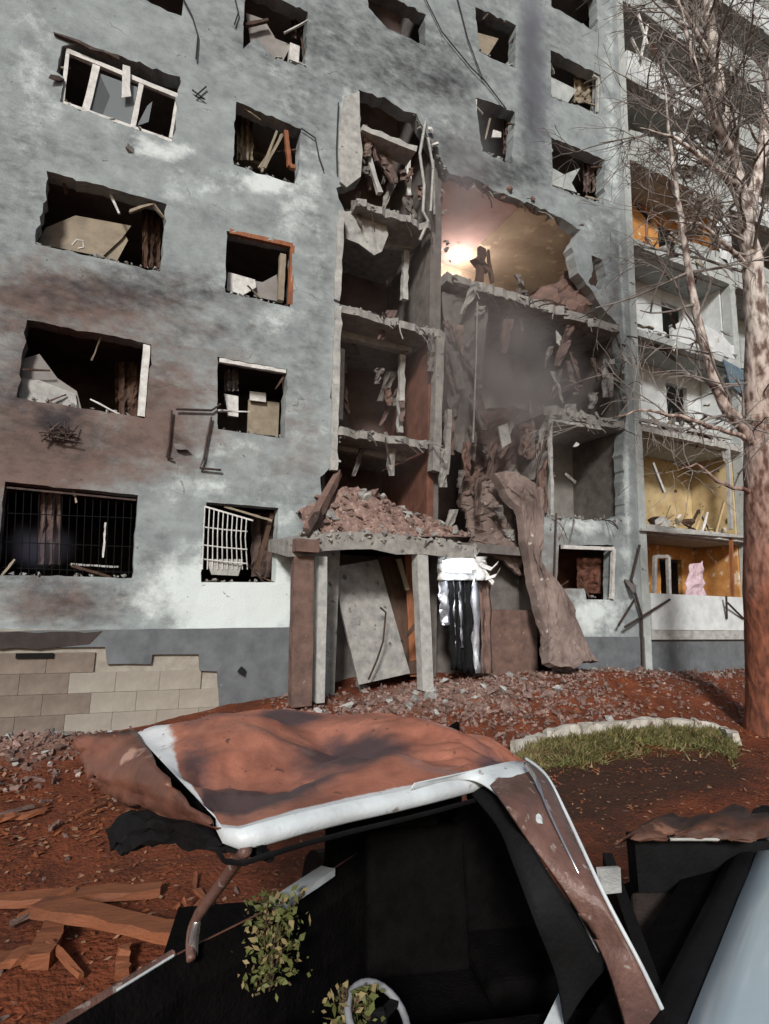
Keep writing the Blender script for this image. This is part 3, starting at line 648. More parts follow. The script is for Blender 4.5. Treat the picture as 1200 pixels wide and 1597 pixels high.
# sagging torn curtains and burnt linings deeper inside
for (u0, u1, v0, v1, dy, mm) in ((180, 228, 565, 650, .9, 'dark_wood'), (222, 250, 320, 418, .6, 'dark_wood'), (60, 95, 760, 880, .5, 'room_dark'), (370, 395, 165, 250, .7, 'tan'), (392, 440, 800, 900, .9, 'room_dark'), (455, 478, 20, 60, .5, 'room_dark'), (785, 803, 190, 240, .4, 'room_dark'), (910, 935, 240, 300, .4, 'room_dark'), (895, 930, 110, 160, .4, 'tan'), (900, 950, 870, 925, .6, 'brick_red'), (350, 372, 575, 610, .6, 'room_grey')):
    P = [[wp(u0+(u1-u0)*j/10+2*fbm(i*.5, j, u0), v0+(v1-v0)*i/12+4*fbm(j*.6, 2, u0)*(i/12), dy+.06*math.sin(j*1.7)+.1*fbm(i*.4, j*.5, v0)) for j in range(11)] for i in range(13)]
    part('torn_curtain', mm, MB().sheet(P, .012))

# ================================================================== loose boards and things in the windows
def board(name, label, cat, pts, dy, mat_, th=.03, group=None, tilt=0.0):
    m = MB(); P = [wp(*p, dy+tilt*i) for i, p in enumerate(pts)]; c = sum(P, Vector())/len(P)
    m.prism([p for p in P], (0, th, 0)); o = m.build(name, mat_); return tag(o, label, cat, group)
board('fallen_board', 'tan board slumped across the third-row wide window on the left', 'board', [(72, 355), (118, 336), (205, 352), (190, 372), (160, 400), (58, 380)], .5, 'tan')
board('fallen_board', 'tan strip leaning right of the slumped tan board in the third-row window', 'board', [(195, 365), (200, 375), (180, 412), (150, 402)], .55, 'tan')
tag(MB().beam(wp(203, 330, .1), wp(255, 314, .1), .07, .05, 3, .01).build('broken_batten', 'tan'), 'pale broken batten at the upper right of the slumped-board window', 'batten')
tag(MB().tube([wp(113, 382, .1), wp(120, 374, .05), wp(130, 376, .05), wp(131, 386, .08), wp(122, 388, .1)], .018, 6).build('wire_loop', 'white'), 'small pale loop of wire on the tan slumped board', 'wire')
board('plaster_sheet', 'dusty grey plaster sheet sagging in the second-row wide window', 'sheet', [(34, 560), (62, 552), (90, 590), (120, 610), (128, 640), (60, 628), (26, 616)], .25, 'room_grey', .05)
board('plaster_sheet', 'pale plaster sheet low in the left of the second-row wide window', 'sheet', [(30, 590), (60, 592), (118, 614), (122, 640), (26, 620)], .2, 'conc_light', .04)
board('wall_panel', 'tan door panel standing inside the second-row small window', 'panel', [(388, 622), (436, 628), (434, 680), (386, 676)], .7, 'tan', .05)
board('light_fitting', 'cream rectangular fitting above the tan door panel', 'fitting', [(390, 610), (415, 613), (415, 627), (390, 624)], .6, 'white', .04)
board('white_cabinet', 'white cabinet door hanging at left inside the second-row small window', 'cabinet', [(350, 614), (372, 618), (372, 650), (357, 648)], .45, 'white', .08)
board('white_sheet', 'white crumpled sheet on the sill of the orange-framed window', 'sheet', [(356, 424), (398, 436), (400, 448), (380, 460), (354, 452)], .3, 'white', .05)
board('grey_panel', 'grey panel with a ragged top inside the orange-framed window', 'panel', [(398, 438), (410, 440), (432, 428), (434, 470), (396, 462)], .4, 'room_grey', .05)
for i, v in enumerate((212, 226, 240)):
    board('shelf', ['top shelf board on the yellowish wall inside the window with broken orange frame', 'middle shelf board on the yellowish wall inside the window with broken orange frame', 'lowest shelf board on the yellowish wall inside the window with broken orange frame'][i], 'shelf', [(368, v), (418, v+16), (418, v+21), (368, v+5)], 1.2, 'tan', .2)
for a, b, l in (((428, 225), (405, 262), 'left broken stick crossing the window with shelves'), ((440, 210), (412, 262), 'right broken stick crossing the window with shelves')):
    tag(MB().beam(wp(*a, .2), wp(*b, .1), .05, .05, 3, .01).build('broken_stick', 'tan'), l, 'stick')
board('torn_curtain', 'grey torn curtain below the roof beam in the top-row small window', 'curtain', [(384, 20), (412, 30), (430, 60), (455, 70), (440, 98), (392, 72)], .35, 'room_grey', .02)
tag(MB().beam(wp(382, 40, .2), wp(418, 32, .2), .08, .06, 3, .01).build('charred_beam', 'dark_wood'), 'burnt beam across the top-row small window', 'beam')
board('white_box', 'white appliance standing at right of the top-row small window', 'appliance', [(453, 66), (468, 72), (466, 98), (452, 92)], .25, 'white', .2)
board('ragged_panel', 'tan triangular panel left in the upper small window right of the centre', 'panel', [(742, 50), (778, 60), (762, 86), (748, 80)], .25, 'tan', .04)
board('ragged_panel', 'grey-green ragged panel in the upper wide window near the wing', 'panel', [(860, 120), (900, 140), (886, 160), (860, 150)], .25, 'wing', .04)
board('ragged_panel', 'grey spiky panel in the lower wide window above the lit room', 'panel', [(862, 262), (880, 272), (905, 262), (892, 285), (900, 300), (862, 288)], .25, 'wing', .04)
board('white_cloth', 'small white cloth in the sooty window right of the stair shaft', 'cloth', [(770, 202), (782, 206), (782, 214), (768, 214)], .3, 'white', .04)
tag(MB().beam(wp(765, 185, .15), wp(757, 218, .1), .04, .04, 2, .01).build('broken_stick', 'tan'), 'pale stick leaning in the sooty window right of the stair shaft', 'stick')
fr('window_frame', [(925, 118), (933, 122), (931, 176)], .08, .08, 'conc_light')
tag(MB().beam(wp(566, 216, .3), wp(592, 302, -.02), .12, .1, 4, .015).build('fallen_post', 'conc_light'), 'pale concrete post leaning in the top of the stair shaft', 'post')

# hanging pipes and bars beside the stair shaft
for i, (pts, r_, l) in enumerate((([(664, 190), (655, 240), (662, 290), (660, 330), (668, 345), (655, 375)], .035, 'long bent grey pipe hanging beside the stair shaft'),
                                  ([(676, 250), (678, 335)], .03, 'short upright grey pipe beside the stair shaft'), ([(668, 215), (676, 262), (672, 330)], .03, 'thin grey pipe between the bent pipe and the breach'))):
    tag(MB().tube([wp(*p, -.03-.05*i) for p in pts], r_, 7).build('pipe', 'conc_light' if i != 1 else 'conc'), l, 'pipe')
for i, (u, l) in enumerate(((672, 'white insulator high beside the stair shaft'), (680, 'lower white insulator beside the stair shaft'))):
    tag(MB().chunk(wp(u, 202+i*22, -.1), (.22, .1, .22)).build('plaster_lump', 'white'), ['upper white plaster lump stuck beside the stair shaft top', 'lower white plaster lump stuck beside the stair shaft top'][i], 'plaster')

# ================================================================== breach: hanging slabs, lamp, curtains
# big twisted slab that hangs from the floor above and trails to the ground on the right
def strip_sheet(name, label, cat, left, right, dyl, dyr, mat_, n=22, k=9, amp=.1, th=.12, seed=0, rough=.0):
    P = []
    def along(pts, t):
        t *= len(pts)-1; i = min(int(t), len(pts)-2); f = t-i; a = Vector(pts[i]); b = Vector(pts[i+1]); return a.lerp(b, f)
    for i in range(n+1):
        t = i/n; l = along([(*p, d) for p, d in zip(left, dyl)], t); r_ = along([(*p, d) for p, d in zip(right, dyr)], t); row = []
        for j in range(k+1):
            q = l.lerp(r_, j/k); p = wp(q.x, q.y, q.z)
            p += Vector((0, fbm(i*1.1, j*1.3, seed+3)*rough, fbm(i*1.3, j*1.1, seed+8)*rough))
            p += Vector((fbm(i*.4*12/n+seed, j*.5*6/k, 1), fbm(i*.35*12/n+seed, j*.45*6/k, 7)-.5*math.sin(j/k*3.14), fbm(i*.3*12/n, j*.4*6/k+seed, 3)))*amp
            row.append(p)
        P.append(row)
    m = MB(); m.sheet(P, th); o = m.build(name, mat_, None, False); return tag(o, label, cat)
strip_sheet('twisted_slab', 'brown twisted wall slab trailing from the breach to the earth', 'slab', [(762, 745), (800, 800), (820, 900), (838, 1000), (850, 1040)],
            [(800, 740), (836, 770), (838, 880), (885, 960), (922, 1035)], [.3, .1, -.1, -.5, -.9], [.4, .1, -.2, -.6, -1.0], 'dust_slab', amp=.13, n=44, k=16, th=.22, seed=2, rough=.035)
strip_sheet('hanging_lining', 'dark brown torn lining hanging in the lower breach', 'lining', [(705, 640), (715, 700), (712, 760), (725, 800)], [(850, 640), (842, 700), (835, 760), (822, 800)],
            [1.3, 1.2, 1.1, 1.0], [1.3, 1.2, 1.1, 1.0], 'room_dark', amp=.14, th=.05, n=30, k=18, seed=9, rough=.08)
strip_sheet('hanging_lining', 'sooty torn lining left of the twisted slab', 'lining', [(712, 745), (722, 800), (735, 850)], [(775, 745), (800, 820), (815, 900)], [.75, .65, .5], [.75, .65, .4], 'dust_slab', amp=.12, th=.08, n=30, k=12, seed=5, rough=.08)
strip_sheet('dark_drape', 'long sooty sheet hanging down the left of the smoky room', 'sheet', [(690, 455), (695, 560), (703, 700)], [(760, 468), (752, 580), (742, 720)], [.35, .4, .4], [.5, .5, .5], 'conc_dark', amp=.06, th=.03, seed=13)
# pale rags and rebar in the breach
for i, (pts, l) in enumerate((([(745, 470), (743, 560), (738, 690)], 'straight bar hanging at the left of the smoky room'), ([(860, 660), (840, 720), (835, 790)], 'bent bar hanging beside the white door frame'),
                              ([(960, 520), (972, 560), (965, 610), (975, 640)], 'twisted bar at the right edge of the smoky room'), ([(955, 525), (945, 545), (955, 560)], 'short hooked bar near the top right of the smoky room'),
                              ([(868, 800), (865, 900), (878, 960)], 'thin bar beside the ground floor breach window'))):
    tag(MB().tube([wp(*p, -.04-.02*i) for p in pts], .022, 6).build('rebar', 'metal' if i else 'conc'), l, 'rebar')
board('plaster_rag', 'pale torn rag of plaster low in the smoky room', 'plaster', [(778, 665), (792, 660), (798, 690), (784, 698)], .3, 'conc_light', .04)
board('plaster_rag', 'pale sliver of plaster high in the smoky room', 'plaster', [(868, 515), (876, 525), (878, 545), (869, 535)], .3, 'conc_light', .03)
tag(MB().chunk(wp(895, 745, .25), (.5, .3, .3)).build('plaster_chunk', 'conc'), 'grey chunk hanging in the white-framed doorway room', 'rubble')
tag(MB().chunk(wp(898, 752-58, .2), (.2, .15, .2)).build('ceiling_lamp', 'white'), 'small white ceiling lamp under the slab of the white-framed room', 'lamp')
# bent reinforcement and torn edges round the breach, fixed to the slabs
def wire(p, d, L_, r_=.012, mat_='metal'):
    q = Vector(p); pts = [q.copy()]; d = Vector(d).normalized()
    for i in range(5):
        d = (d+Vector((R.gauss(0, .25), R.gauss(0, .15), R.gauss(0, .2)-.22))).normalized(); q = q+d*L_/5; pts.append(q.copy())
    part('rebar', mat_, MB().tube(pts, r_, 5))
for (u0, v0, u1, v1, n_) in ((700, 440, 960, 512, 16), (535, 480, 690, 520, 8), (525, 668, 668, 695, 7), (858, 655, 960, 665, 8), (700, 276, 900, 352, 9), (850, 806, 965, 812, 6), (970, 520, 976, 650, 7), (560, 320, 670, 346, 6)):
    for _ in range(n_):
        t = R.random(); p = wp(u0+(u1-u0)*t, v0+(v1-v0)*t, R.uniform(-.02, .15)); wire(p, (R.gauss(0, .5), -.6, R.gauss(-.3, .4)), R.uniform(.25, .9), R.choice([.009, .012, .018]), R.choice(['metal', 'metal', 'conc']))
for (u0, v0, u1, v1, n_, mm, s0) in ((968, 515, 976, 655, 30, 'conc', .13), (535, 478, 688, 518, 26, 'conc', .07), (524, 666, 668, 692, 24, 'conc', .08), (558, 318, 668, 345, 18, 'conc_light', .08), (690, 260, 700, 420, 14, 'conc', .08), (850, 804, 970, 810, 22, 'conc', .1), (520, 480, 530, 720, 26, 'conc_light', .06), (676, 530, 690, 740, 24, 'conc', .08), (640, 170, 700, 270, 18, 'conc', .08)):
    m = MB()
    for _ in range(n_):
        t = R.random(); s_ = s0*R.uniform(.5, 1.4); m.chunk(wp(u0+(u1-u0)*t+R.uniform(-3, 3), v0+(v1-v0)*t+R.uniform(-3, 3), R.uniform(-.02, .18)), (s_*1.5, s_, s_*1.1), n=9)
    tag(part('broken_edge', mm, m), kind='stuff')
for (u, v, w_, h_, dy, mm, l) in ((672, 520, 10, 60, .02, 'conc_dark', 0), (706, 560, 16, 90, .3, 'conc_dark', 0), (700, 640, 14, 70, .2, 'conc_brown', 0), (845, 690, 14, 110, .25, 'conc_brown', 0), (948, 560, 16, 60, .2, 'conc', 0), (820, 660, 20, 50, .4, 'conc_brown', 0), (728, 690, 12, 60, .35, 'conc_brown', 0), (690, 700, 12, 60, .05, 'conc', 0)):
    P = [[wp(u+w_*(j/4-.5)+5*fbm(i*.5, j, u), v+h_*i/8, dy+.12*fbm(i*.5, j*.7, u+3)) for j in range(5)] for i in range(9)]
    part('torn_lining', mm, MB().sheet(P, .03))
for (u0, u1, v0, v1, n_, dy0, dy1) in ((690, 860, 640, 830, 34, .1, .9), (540, 660, 180, 330, 16, .0, .6), (530, 680, 480, 700, 16, .3, 1.2), (850, 970, 500, 660, 14, .05, .5), (690, 760, 430, 640, 10, .0, .4), (790, 900, 420, 500, 8, .2, .8)):
    for _ in range(n_):
        u = R.uniform(u0, u1); v = R.uniform(v0, v1); w_ = R.uniform(5, 18); h_ = R.uniform(16, 60); dy = R.uniform(dy0, dy1); k_ = R.uniform(-.5, .5)
        P = [[wp(u+w_*(j/3-.5)*(1-.5*i/6)+k_*h_*i/6+4*fbm(i*.5, j, u), v+h_*i/6, dy+.1*fbm(i*.5, j*.7, u+3)) for j in range(4)] for i in range(7)]
        part('hanging_debris', R.choice(['conc_dark', 'conc_dark', 'dust_slab', 'conc', 'room_dark', 'conc_brown']), MB().sheet(P, R.uniform(.02, .07)))
for k in range(2, 8):
    for _ in range(9):
        x = R.uniform(13.1, 17.2); z = FL[k]+R.uniform(.0, 1.0); a_ = Vector((x, D+R.uniform(-.15, .2), z)); d_ = Vector((R.gauss(0, .8), R.gauss(-.1, .2), R.gauss(-.1, .7)))
        part(R.choice(['bent_rail', 'torn_frame']), R.choice(['white', 'wing', 'conc', 'metal', 'tan', 'dark_wood']), MB().beam(a_, a_+d_*R.uniform(.4, 1.2), R.uniform(.03, .12), R.uniform(.02, .06), 5, .03))
# lamp in the lit room
lm = thing('work_lamp', 'white lamp glaring low behind the slab edge at the left of the pink room', 'lamp', wp(716, 432, .7))
lp_ = wp(715, 440, 2.8)
MB().box(lp_, (.52, .06, .3), Matrix.Rotation(-.15, 3, 'Y')).build('lamp_glass', 'lamp', lm); MB().box(lp_+Vector((0, .06, .02)), (.58, .06, .36), Matrix.Rotation(-.15, 3, 'Y')).build('lamp_housing', 'metal', lm)
pl = bpy.data.lights.new('lamp_light', 'POINT'); pl.energy = 75; pl.color = (1, .82, .77); pl.shadow_soft_size = .25
po = bpy.data.objects.new('lamp_light', pl); COL.objects.link(po); po.parent = lm; po.location = lp_+Vector((0, -.1, .3))-Vector(lm.location)
# burnt chair-like remains
m = MB(); m.beam(wp(752, 385, 1.0), wp(748, 440, 1.0), .16, .12, 4, .04); m.beam(wp(740, 402, 1.0), wp(760, 425, 1.0), .25, .1, 3, .05); m.beam(wp(762, 392, 1.0), wp(768, 440, 1.0), .08, .08, 3, .03)
tag(m.build('charred_shelf', 'dark_wood'), 'burnt remains of a shelf standing in the lit room', 'furniture')
strip_sheet('crumpled_carpet', 'crumpled reddish rug slumped at the right of the lit room', 'rug', [(800, 470), (850, 480), (900, 495)], [(880, 430), (905, 440), (925, 470)], [.4, .3, .2], [.8, .6, .4], 'conc_brown', n=16, k=8, amp=.16, th=.06, seed=21)

# ================================================================== entrance canopy
CY = -1.1
can = thing('entrance_canopy', 'sagging concrete entrance canopy on posts piled with rubble', 'canopy', wp(560, 850, CY))
P = []
top_px = [(450, 842), (480, 836), (510, 832), (545, 829), (580, 831), (620, 834), (660, 839), (700, 845), (742, 853)]
fr_pts = [wp(u, v, CY) for u, v in top_px]
m = MB(); n = len(fr_pts); und = [p+Vector((0, R.uniform(-.03, .05), (-.33 if 0 < i < n-1 else -.26)+R.uniform(-.05, .03))) for i, p in enumerate(fr_pts)]
bk = [p+Vector((0, 1.35, .12)) for p in fr_pts]; bu = [p+Vector((0, 0, -.22)) for p in bk]
m.add(fr_pts+und+bk+bu, [(i, i+1, n+i+1, n+i) for i in range(n-1)]+[(i, 2*n+i, 2*n+i+1, i+1) for i in range(n-1)]+[(n+i, n+i+1, 3*n+i+1, 3*n+i) for i in range(n-1)]+[(2*n+i, 3*n+i, 3*n+i+1, 2*n+i+1) for i in range(n-1)]+[(0, n, 3*n, 2*n), (n-1, 3*n-1, 4*n-1, 2*n-1)])
m.build('canopy_slab', 'conc', can)
def post(pa, pb, w_, mat_, dy, dep=.22):
    a = wp(*pa, dy); b = wp(*pb, dy); m = MB(); m.beam(a, b, w_, dep, 5, .008, (0, 1, 0)); return m.build('post', mat_, can)
post((472, 868), (468, 1100), .36, 'conc_brown', CY+.1); post((501, 868), (497, 1095), .16, 'conc_light', CY+.25); post((655, 864), (664, 1075), .24, 'conc_light', CY+.15)
MB().box(wp(475, 852, CY-.02), (.42, .4, .22)).build('post_cap', 'conc_brown', can)
MB().beam(wp(497, 802, CY+.3), wp(478, 838, CY), .16, .12, 3, .02).build('bent_bracket', 'metal', can)
tag(MB().beam(wp(527, 738, CY+1.2), wp(480, 830, CY+.1), .16, .14, 5, .03).build('fallen_beam', 'conc_brown'), 'brown beam slanting from the stair shaft onto the canopy corner', 'beam')
# rubble heap on the canopy (fine mass) and its larger pieces
def heap_z(u): return 0
m = MB(); P = []
for i in range(34):
    row = []
    for j in range(16):
        u = 488+(742-488)*i/33; t = j/15; y = CY+.06+t*1.5; x0 = wp(u, 838, CY).x
        z = wp(u, 838, CY).z+.02 + (.95*sm(0, .75, t)*(1+.25*fbm(i*.3, j*.3, 6)))*math.exp(-((u-585)/115)**2)+.12*math.sin(t*3.1)+.16*fbm(i*.45, j*.5, 2)*sm(0, .15, t)
        row.append(Vector((x0+.05*fbm(i, j, 8), D+y, z)))
    P.append(row)
m.sheet(P); tag(m.build('rubble_heap', 'pinkrub', None, False), 'pinkish mound of brick and plaster rubble on the entrance canopy', kind='stuff')
def heap_at(u, t):
    b = wp(u, 838, CY); return Vector((b.x, D+CY+.06+t*1.5, b.z+.03+.95*sm(0, .75, t)*math.exp(-((u-585)/115)**2)+.12*math.sin(t*3.1)))
pool = {}
def chunk_mesh(mat_, i):
    if (mat_, i) not in pool:
        rr = random.Random(i*31+len(mat_)); mm = MB(); mm.chunk((0, 0, 0), (1, rr.uniform(.6, .9), rr.uniform(.4, .75)), rr, 12); me = mm.mesh('rubble_chunk'); me.materials.append(MT[mat_]); pool[(mat_, i)] = me
    return pool[(mat_, i)]
def chunk_obj(p, s, mat_, label, group, name='rubble_chunk', where=None):
    o = bpy.data.objects.new(name, chunk_mesh(mat_, R.randrange(7))); COL.objects.link(o); o.location = p; o.scale = (s, s*R.uniform(.7, 1.1), s*R.uniform(.6, 1)); o.rotation_euler = (R.uniform(-.5, .5), R.uniform(-.5, .5), R.uniform(0, 6.3))
    cw = {'pinkrub': 'pinkish', 'conc': 'grey', 'conc_light': 'pale', 'conc_brown': 'brown', 'plank': 'orange-brown', 'white': 'white', 'tan': 'tan', 'yellow': 'yellow', 'dark_wood': 'dark', 'cloth': 'pink', 'orange_wood': 'orange', 'conc_dark': 'sooty', 'wing': 'grey-green'}[mat_]
    sw_ = 'large' if s > .26 else ('fist-sized' if s < .12 else 'medium')
    if where:
        u = pr(*p)[0]; wh = next(w_ for lim, w_ in where if u < lim); label = f'{sw_} {cw} {label} {wh}'
        group = f'{group}, {cw} {sw_}, {wh}'
    return tag(o, label, 'rubble', group)
m = MB()
for _ in range(150):
    u = R.uniform(470, 742); e_ = wp(u, 838+(u-545)**2*.0006, CY); s_ = R.uniform(.05, .17); m.chunk(e_+Vector((0, R.uniform(-.03, .2), R.uniform(-.05, .12))), (s_*1.4, s_, s_), n=9)
tag(m.build('canopy_edge_rubble', 'conc', can), kind='stuff')
for _ in range(70):
    u = R.uniform(495, 735); t = R.random()**1.2*.9
    chunk_obj(heap_at(u, t)+Vector((0, 0, .05)), R.uniform(.1, .34), R.choice(['pinkrub', 'pinkrub', 'conc', 'conc_light']), 'lump in the canopy heap', 'rubble lumps on the canopy', where=[(540, 'at its left end'), (600, 'under the fallen beam and shaft'), (660, 'at its middle'), (999, 'at its right end')])
m = MB()
for _ in range(500):
    u = R.uniform(490, 740); s = R.uniform(.02, .07); m.chunk(heap_at(u, R.random()*.9)+Vector((0, 0, .01)), (s*1.4, s, s), n=8)
tag(m.build('fine_rubble', 'pinkrub', None), 'small rubble crumbs over the canopy heap', kind='stuff')

# doorway: leaning slab, boards
def lean(name, label, cat, pts, dys, mat_, th=.1):
    m = MB(); m.prism([wp(*p, d) for p, d in zip(pts, dys)], (0.01, th, 0)); return tag(m.build(name, mat_), label, cat)
lean('leaning_slab', 'pale concrete slab leaning inside the entrance under the canopy', 'slab', [(517, 885), (590, 872), (640, 1050), (560, 1068)], [.5, .6, -.2, -.25], 'conc')
lean('leaning_door', 'brown wooden door leaning beside the pale slab in the entrance', 'door', [(588, 868), (640, 866), (655, 1050), (636, 1052)], [.75, .75, .1, .1], 'dark_wood', .06)
lean('door_leaf', 'orange-brown door leaf standing against the right canopy post', 'door', [(632, 866), (648, 866), (655, 1055), (640, 1055)], [.3, .3, .15, .15], 'orange_wood', .05)
tag(MB().beam(wp(622, 872, .2), wp(636, 920, .1), .1, .05, 2, .01).build('yellow_batten', 'tan'), 'short tan batten hanging at the top of the entrance', 'batten')
tag(MB().tube([wp(594, 948, -.1), wp(602, 955, -.3), wp(598, 1000, -.4), wp(588, 1030, -.45), wp(575, 1060, -.5)], .022, 6).build('bent_rod', 'metal'), 'rusty bent rod standing in front of the leaning slab', 'rod')
tag(MB().beam(wp(660, 960, -.5), wp(628, 1000, -.6), .06, .04, 2, .01).build('broken_stick', 'dark_wood'), 'dark stick crossing the doorway beside the right post', 'stick')
# torn sheet steel right of the entrance
ST = thing('torn_metal_cladding', 'bright torn metal cladding hanging in strips right of the entrance', 'cladding', wp(720, 1050, -.4))
def drape(name, u0, u1, v0, v1, dy, mat_, k=14, n=6, amp=.06, seed=0, sw=0):
    P = []
    for i in range(k+1):
        row = []
        for j in range(n+1):
            u = u0+(u1-u0)*j/n+sw*i/k+4*fbm(i*.4+seed, j, 2); v = v0+(v1-v0)*i/k
            row.append(wp(u, v, dy+.09*math.sin(j*2.1+seed)+amp*fbm(i*.5, j*.8+seed, 4)))
        P.append(row)
    m = MB(); m.sheet(P, .008); m.build(name, mat_, ST, True)
drape('top_sheet', 682, 760, 868, 905, -.55, 'white', 8, 8, .14, 3)  # white glare on the metal painted as the sheet's colour
for i, (a, b, v1, mm) in enumerate(((683, 703, 975, 'steel_sheet'), (698, 716, 1045, 'black'), (706, 724, 1010, 'steel_sheet'), (718, 735, 1050, 'black'), (730, 752, 1050, 'steel_sheet'), (748, 764, 1050, 'conc_brown'))):
    drape('cladding_strip', a, b, 893, v1, -.45+.03*i, mm, 14, 4, .05, i*3.3, 4)
for i, pts in enumerate(([(735, 870), (752, 885), (765, 890), (775, 880)], [(740, 895), (758, 905), (772, 900), (778, 890)], [(728, 880), (740, 898), (736, 915)], [(745, 862), (738, 872), (728, 868)], [(752, 890), (762, 905), (768, 912)])):
    P = []
    for q in range(len(pts)):
        p = wp(*pts[q], -.6-.03*q+.05*R.random()); P.append([p, p+Vector((.05, 0, .07)), p+Vector((.06, .05, .0))])
    MB().sheet(P, .006).build('torn_strip', 'white', ST)

wl_ = thing('floodlight', 'cold white floodlight glaring among torn metal right of the entrance', 'lamp', wp(715, 884, -.75))
MB().prism([wp(*p, -.76) for p in jag([(692, 874), (738, 868), (745, 886), (722, 893), (692, 892)], 9, 2)], (0, .03, 0)).build('lamp_glass', emis('cold_lamp', (.9, .95, 1), 3.2), wl_); MB().box(wp(716, 882, -.68), (.62, .06, .3)).build('lamp_housing', 'conc_light', wl_)
pl = bpy.data.lights.new('floodlight_beam', 'POINT'); pl.energy = 22; pl.color = (.82, .9, 1); pl.shadow_soft_size = .12
po = bpy.data.objects.new('floodlight_beam', pl); COL.objects.link(po); po.parent = wl_; po.location = Vector((0, -.28, -.12))

# ================================================================== rubble at the foot of the wall
def scatter(n, area, smin, smax, mats, label, group, where):
    for _ in range(n):
        x, y = area(); s = R.uniform(smin, smax)*R.uniform(.6, 1)
        chunk_obj((x, y, gz(x, y)+s*.12), s, R.choice(mats), label, group, where=where)
scatter(90, lambda: (R.uniform(3.2, 9.2), R.gauss(9.4, .55)), .13, .46, ['conc', 'conc_light', 'pinkrub', 'pinkrub'], 'masonry chunk', 'rubble before the entrance', [(500, 'before the brown canopy post'), (570, 'before the leaning slab'), (640, 'before the leaning door'), (700, 'before the right canopy post'), (780, 'before the torn metal cladding'), (2000, 'before the twisted slab')])
scatter(45, lambda: (R.uniform(9.8, 17.5), R.gauss(10.35, .22)), .14, .36, ['conc', 'conc_brown', 'conc_light'], 'masonry chunk', 'rubble along the right wall', [(900, 'beside the twisted slab foot'), (1000, 'below the framed ground-floor window'), (1080, 'by the wing corner below the white parapet'), (5000, 'by the wing plinth near the birch')])
scatter(36, lambda: (R.gauss(-.7, .6), R.gauss(9.4, .5)), .1, .28, ['conc', 'conc_light', 'conc_brown'], 'lump in the pile below the tan blocks', 'rubble at the tan block wall', [(40, 'at the frame edge'), (110, 'left of the torn roof panel'), (9999, 'behind the wrecked car roof')])
scatter(40, lambda: (R.uniform(5, 13), R.uniform(7.9, 9.6)), .08, .26, ['conc_brown', 'pinkrub', 'plank'], 'clod on the red earth', 'clods on the red earth', [(820, 'behind the wrecked car roof'), (950, 'behind the left part of the kerb'), (1060, 'behind the middle of the kerb'), (9999, 'beside the birch trunk')])
scatter(24, lambda: (R.uniform(-1.6, 1.2), R.uniform(3.8, 8)), .04, .15, ['conc_brown', 'plank', 'pinkrub'], 'clod on the orange ground', 'clods left of the wreck', [(60, 'at the left frame edge'), (150, 'behind the long planks'), (260, 'behind the thick plank'), (9999, 'beside the bent pillar')])
m = MB(); m2 = MB()
for _ in range(5200):
    a = R.random()
    if a < .55: x, y = R.uniform(2.8, 9.8), R.gauss(9.35, .75)
    elif a < .7: x, y = R.uniform(9, 18), R.gauss(10.2, .4)
    elif a < .85: x, y = R.gauss(-.6, .9), R.gauss(9.3, .7)
    else: x, y = R.uniform(4, 14), R.uniform(7.5, 10)
    if y > D-.1 and not 4 < x < 9.5: continue
    s = R.uniform(.02, .1)*(1.6 if R.random() < .08 else 1); (m if R.random() < .6 else m2).chunk((x, y, gz(x, y)+s*.2), (s*1.5, s, s*.8), n=8)
tag(m.build('fine_rubble', 'pinkrub'), 'crumbs of brick and plaster over the red earth', kind='stuff'); tag(m2.build('fine_rubble', 'conc_brown'), 'brown-grey crumbs of concrete over the red earth', kind='stuff')
# splintered boards and sticks
def plank(p0, p1, w_, h_, mat_, label, group=None, name='plank', wob=.01):
    return tag(MB().beam(p0, p1, w_, h_, 7, wob*1.4).build(name, mat_), label, 'plank', group)
def gg(u, v, h=0.0):
    p = gp(u, v, 0)
    for _ in range(6): p = gp(u, v, gz(p.x, p.y)+h)
    return p
plank(gg(-60, 1408, .06), gg(250, 1388, .04), .13, .06, 'plank', 'long orange-brown plank lying at the left edge of the ground')
plank(gg(60, 1412, .09), gg(284, 1455, .07), .16, .07, 'plank', 'thick orange-brown plank pointing at the wrecked car')
plank(gg(95, 1430, .03), gg(60, 1505, .03), .13, .1, 'plank', 'short stub of timber below the thick plank')
plank(gg(-20, 1500, .04), gg(60, 1490, .04), .12, .05, 'plank', 'broken timber offcut at the lower left of the ground')
plank(gg(195, 1478, .05), gg(192, 1520, .05), .07, .06, 'plank', 'small upright offcut beside the wrecked car')
plank(gg(-20, 1280, .04), gg(70, 1265, .05), .07, .04, 'plank', 'thin lath on the ground behind the planks')
plank(gg(770, 1092, .05), gg(840, 1108, .05), .1, .04, 'tan', 'pale lath on the red earth below the metal cladding')
plank(gg(905, 1020, .4), gg(960, 1034, .35), .09, .05, 'tan', 'pale lath lying on the rubble under the right-hand window')
plank(gg(1010, 1100, .05), gg(1085, 1096, .05), .1, .04, 'plank', 'reddish lath on the earth near the birch')
plank(gg(560, 1062, .1), gg(575, 1095, .1), .16, .12, 'conc_light', 'pale block-like offcut in front of the entrance', None, 'plank', .02)
plank(gg(790, 1140, .05), gg(822, 1152, .05), .09, .05, 'tan', 'short pale lath near the end of the kerb')
for (a, b, l) in (((965, 975), (990, 935), 'short dark bar leaning on the right-hand ground floor wall'), ((975, 978), (1045, 935), 'long dark bar leaning on the white parapet'), ((1135, 940), (1160, 965), 'small dark bar on the white parapet'), ((1133, 930), (1134, 965), 'upright dark bar on the white parapet')):
    tag(MB().tube([wp(*a, -.25), wp(*b, -.1)], .03, 6).build('iron_bar', 'metal'), l, 'bar')
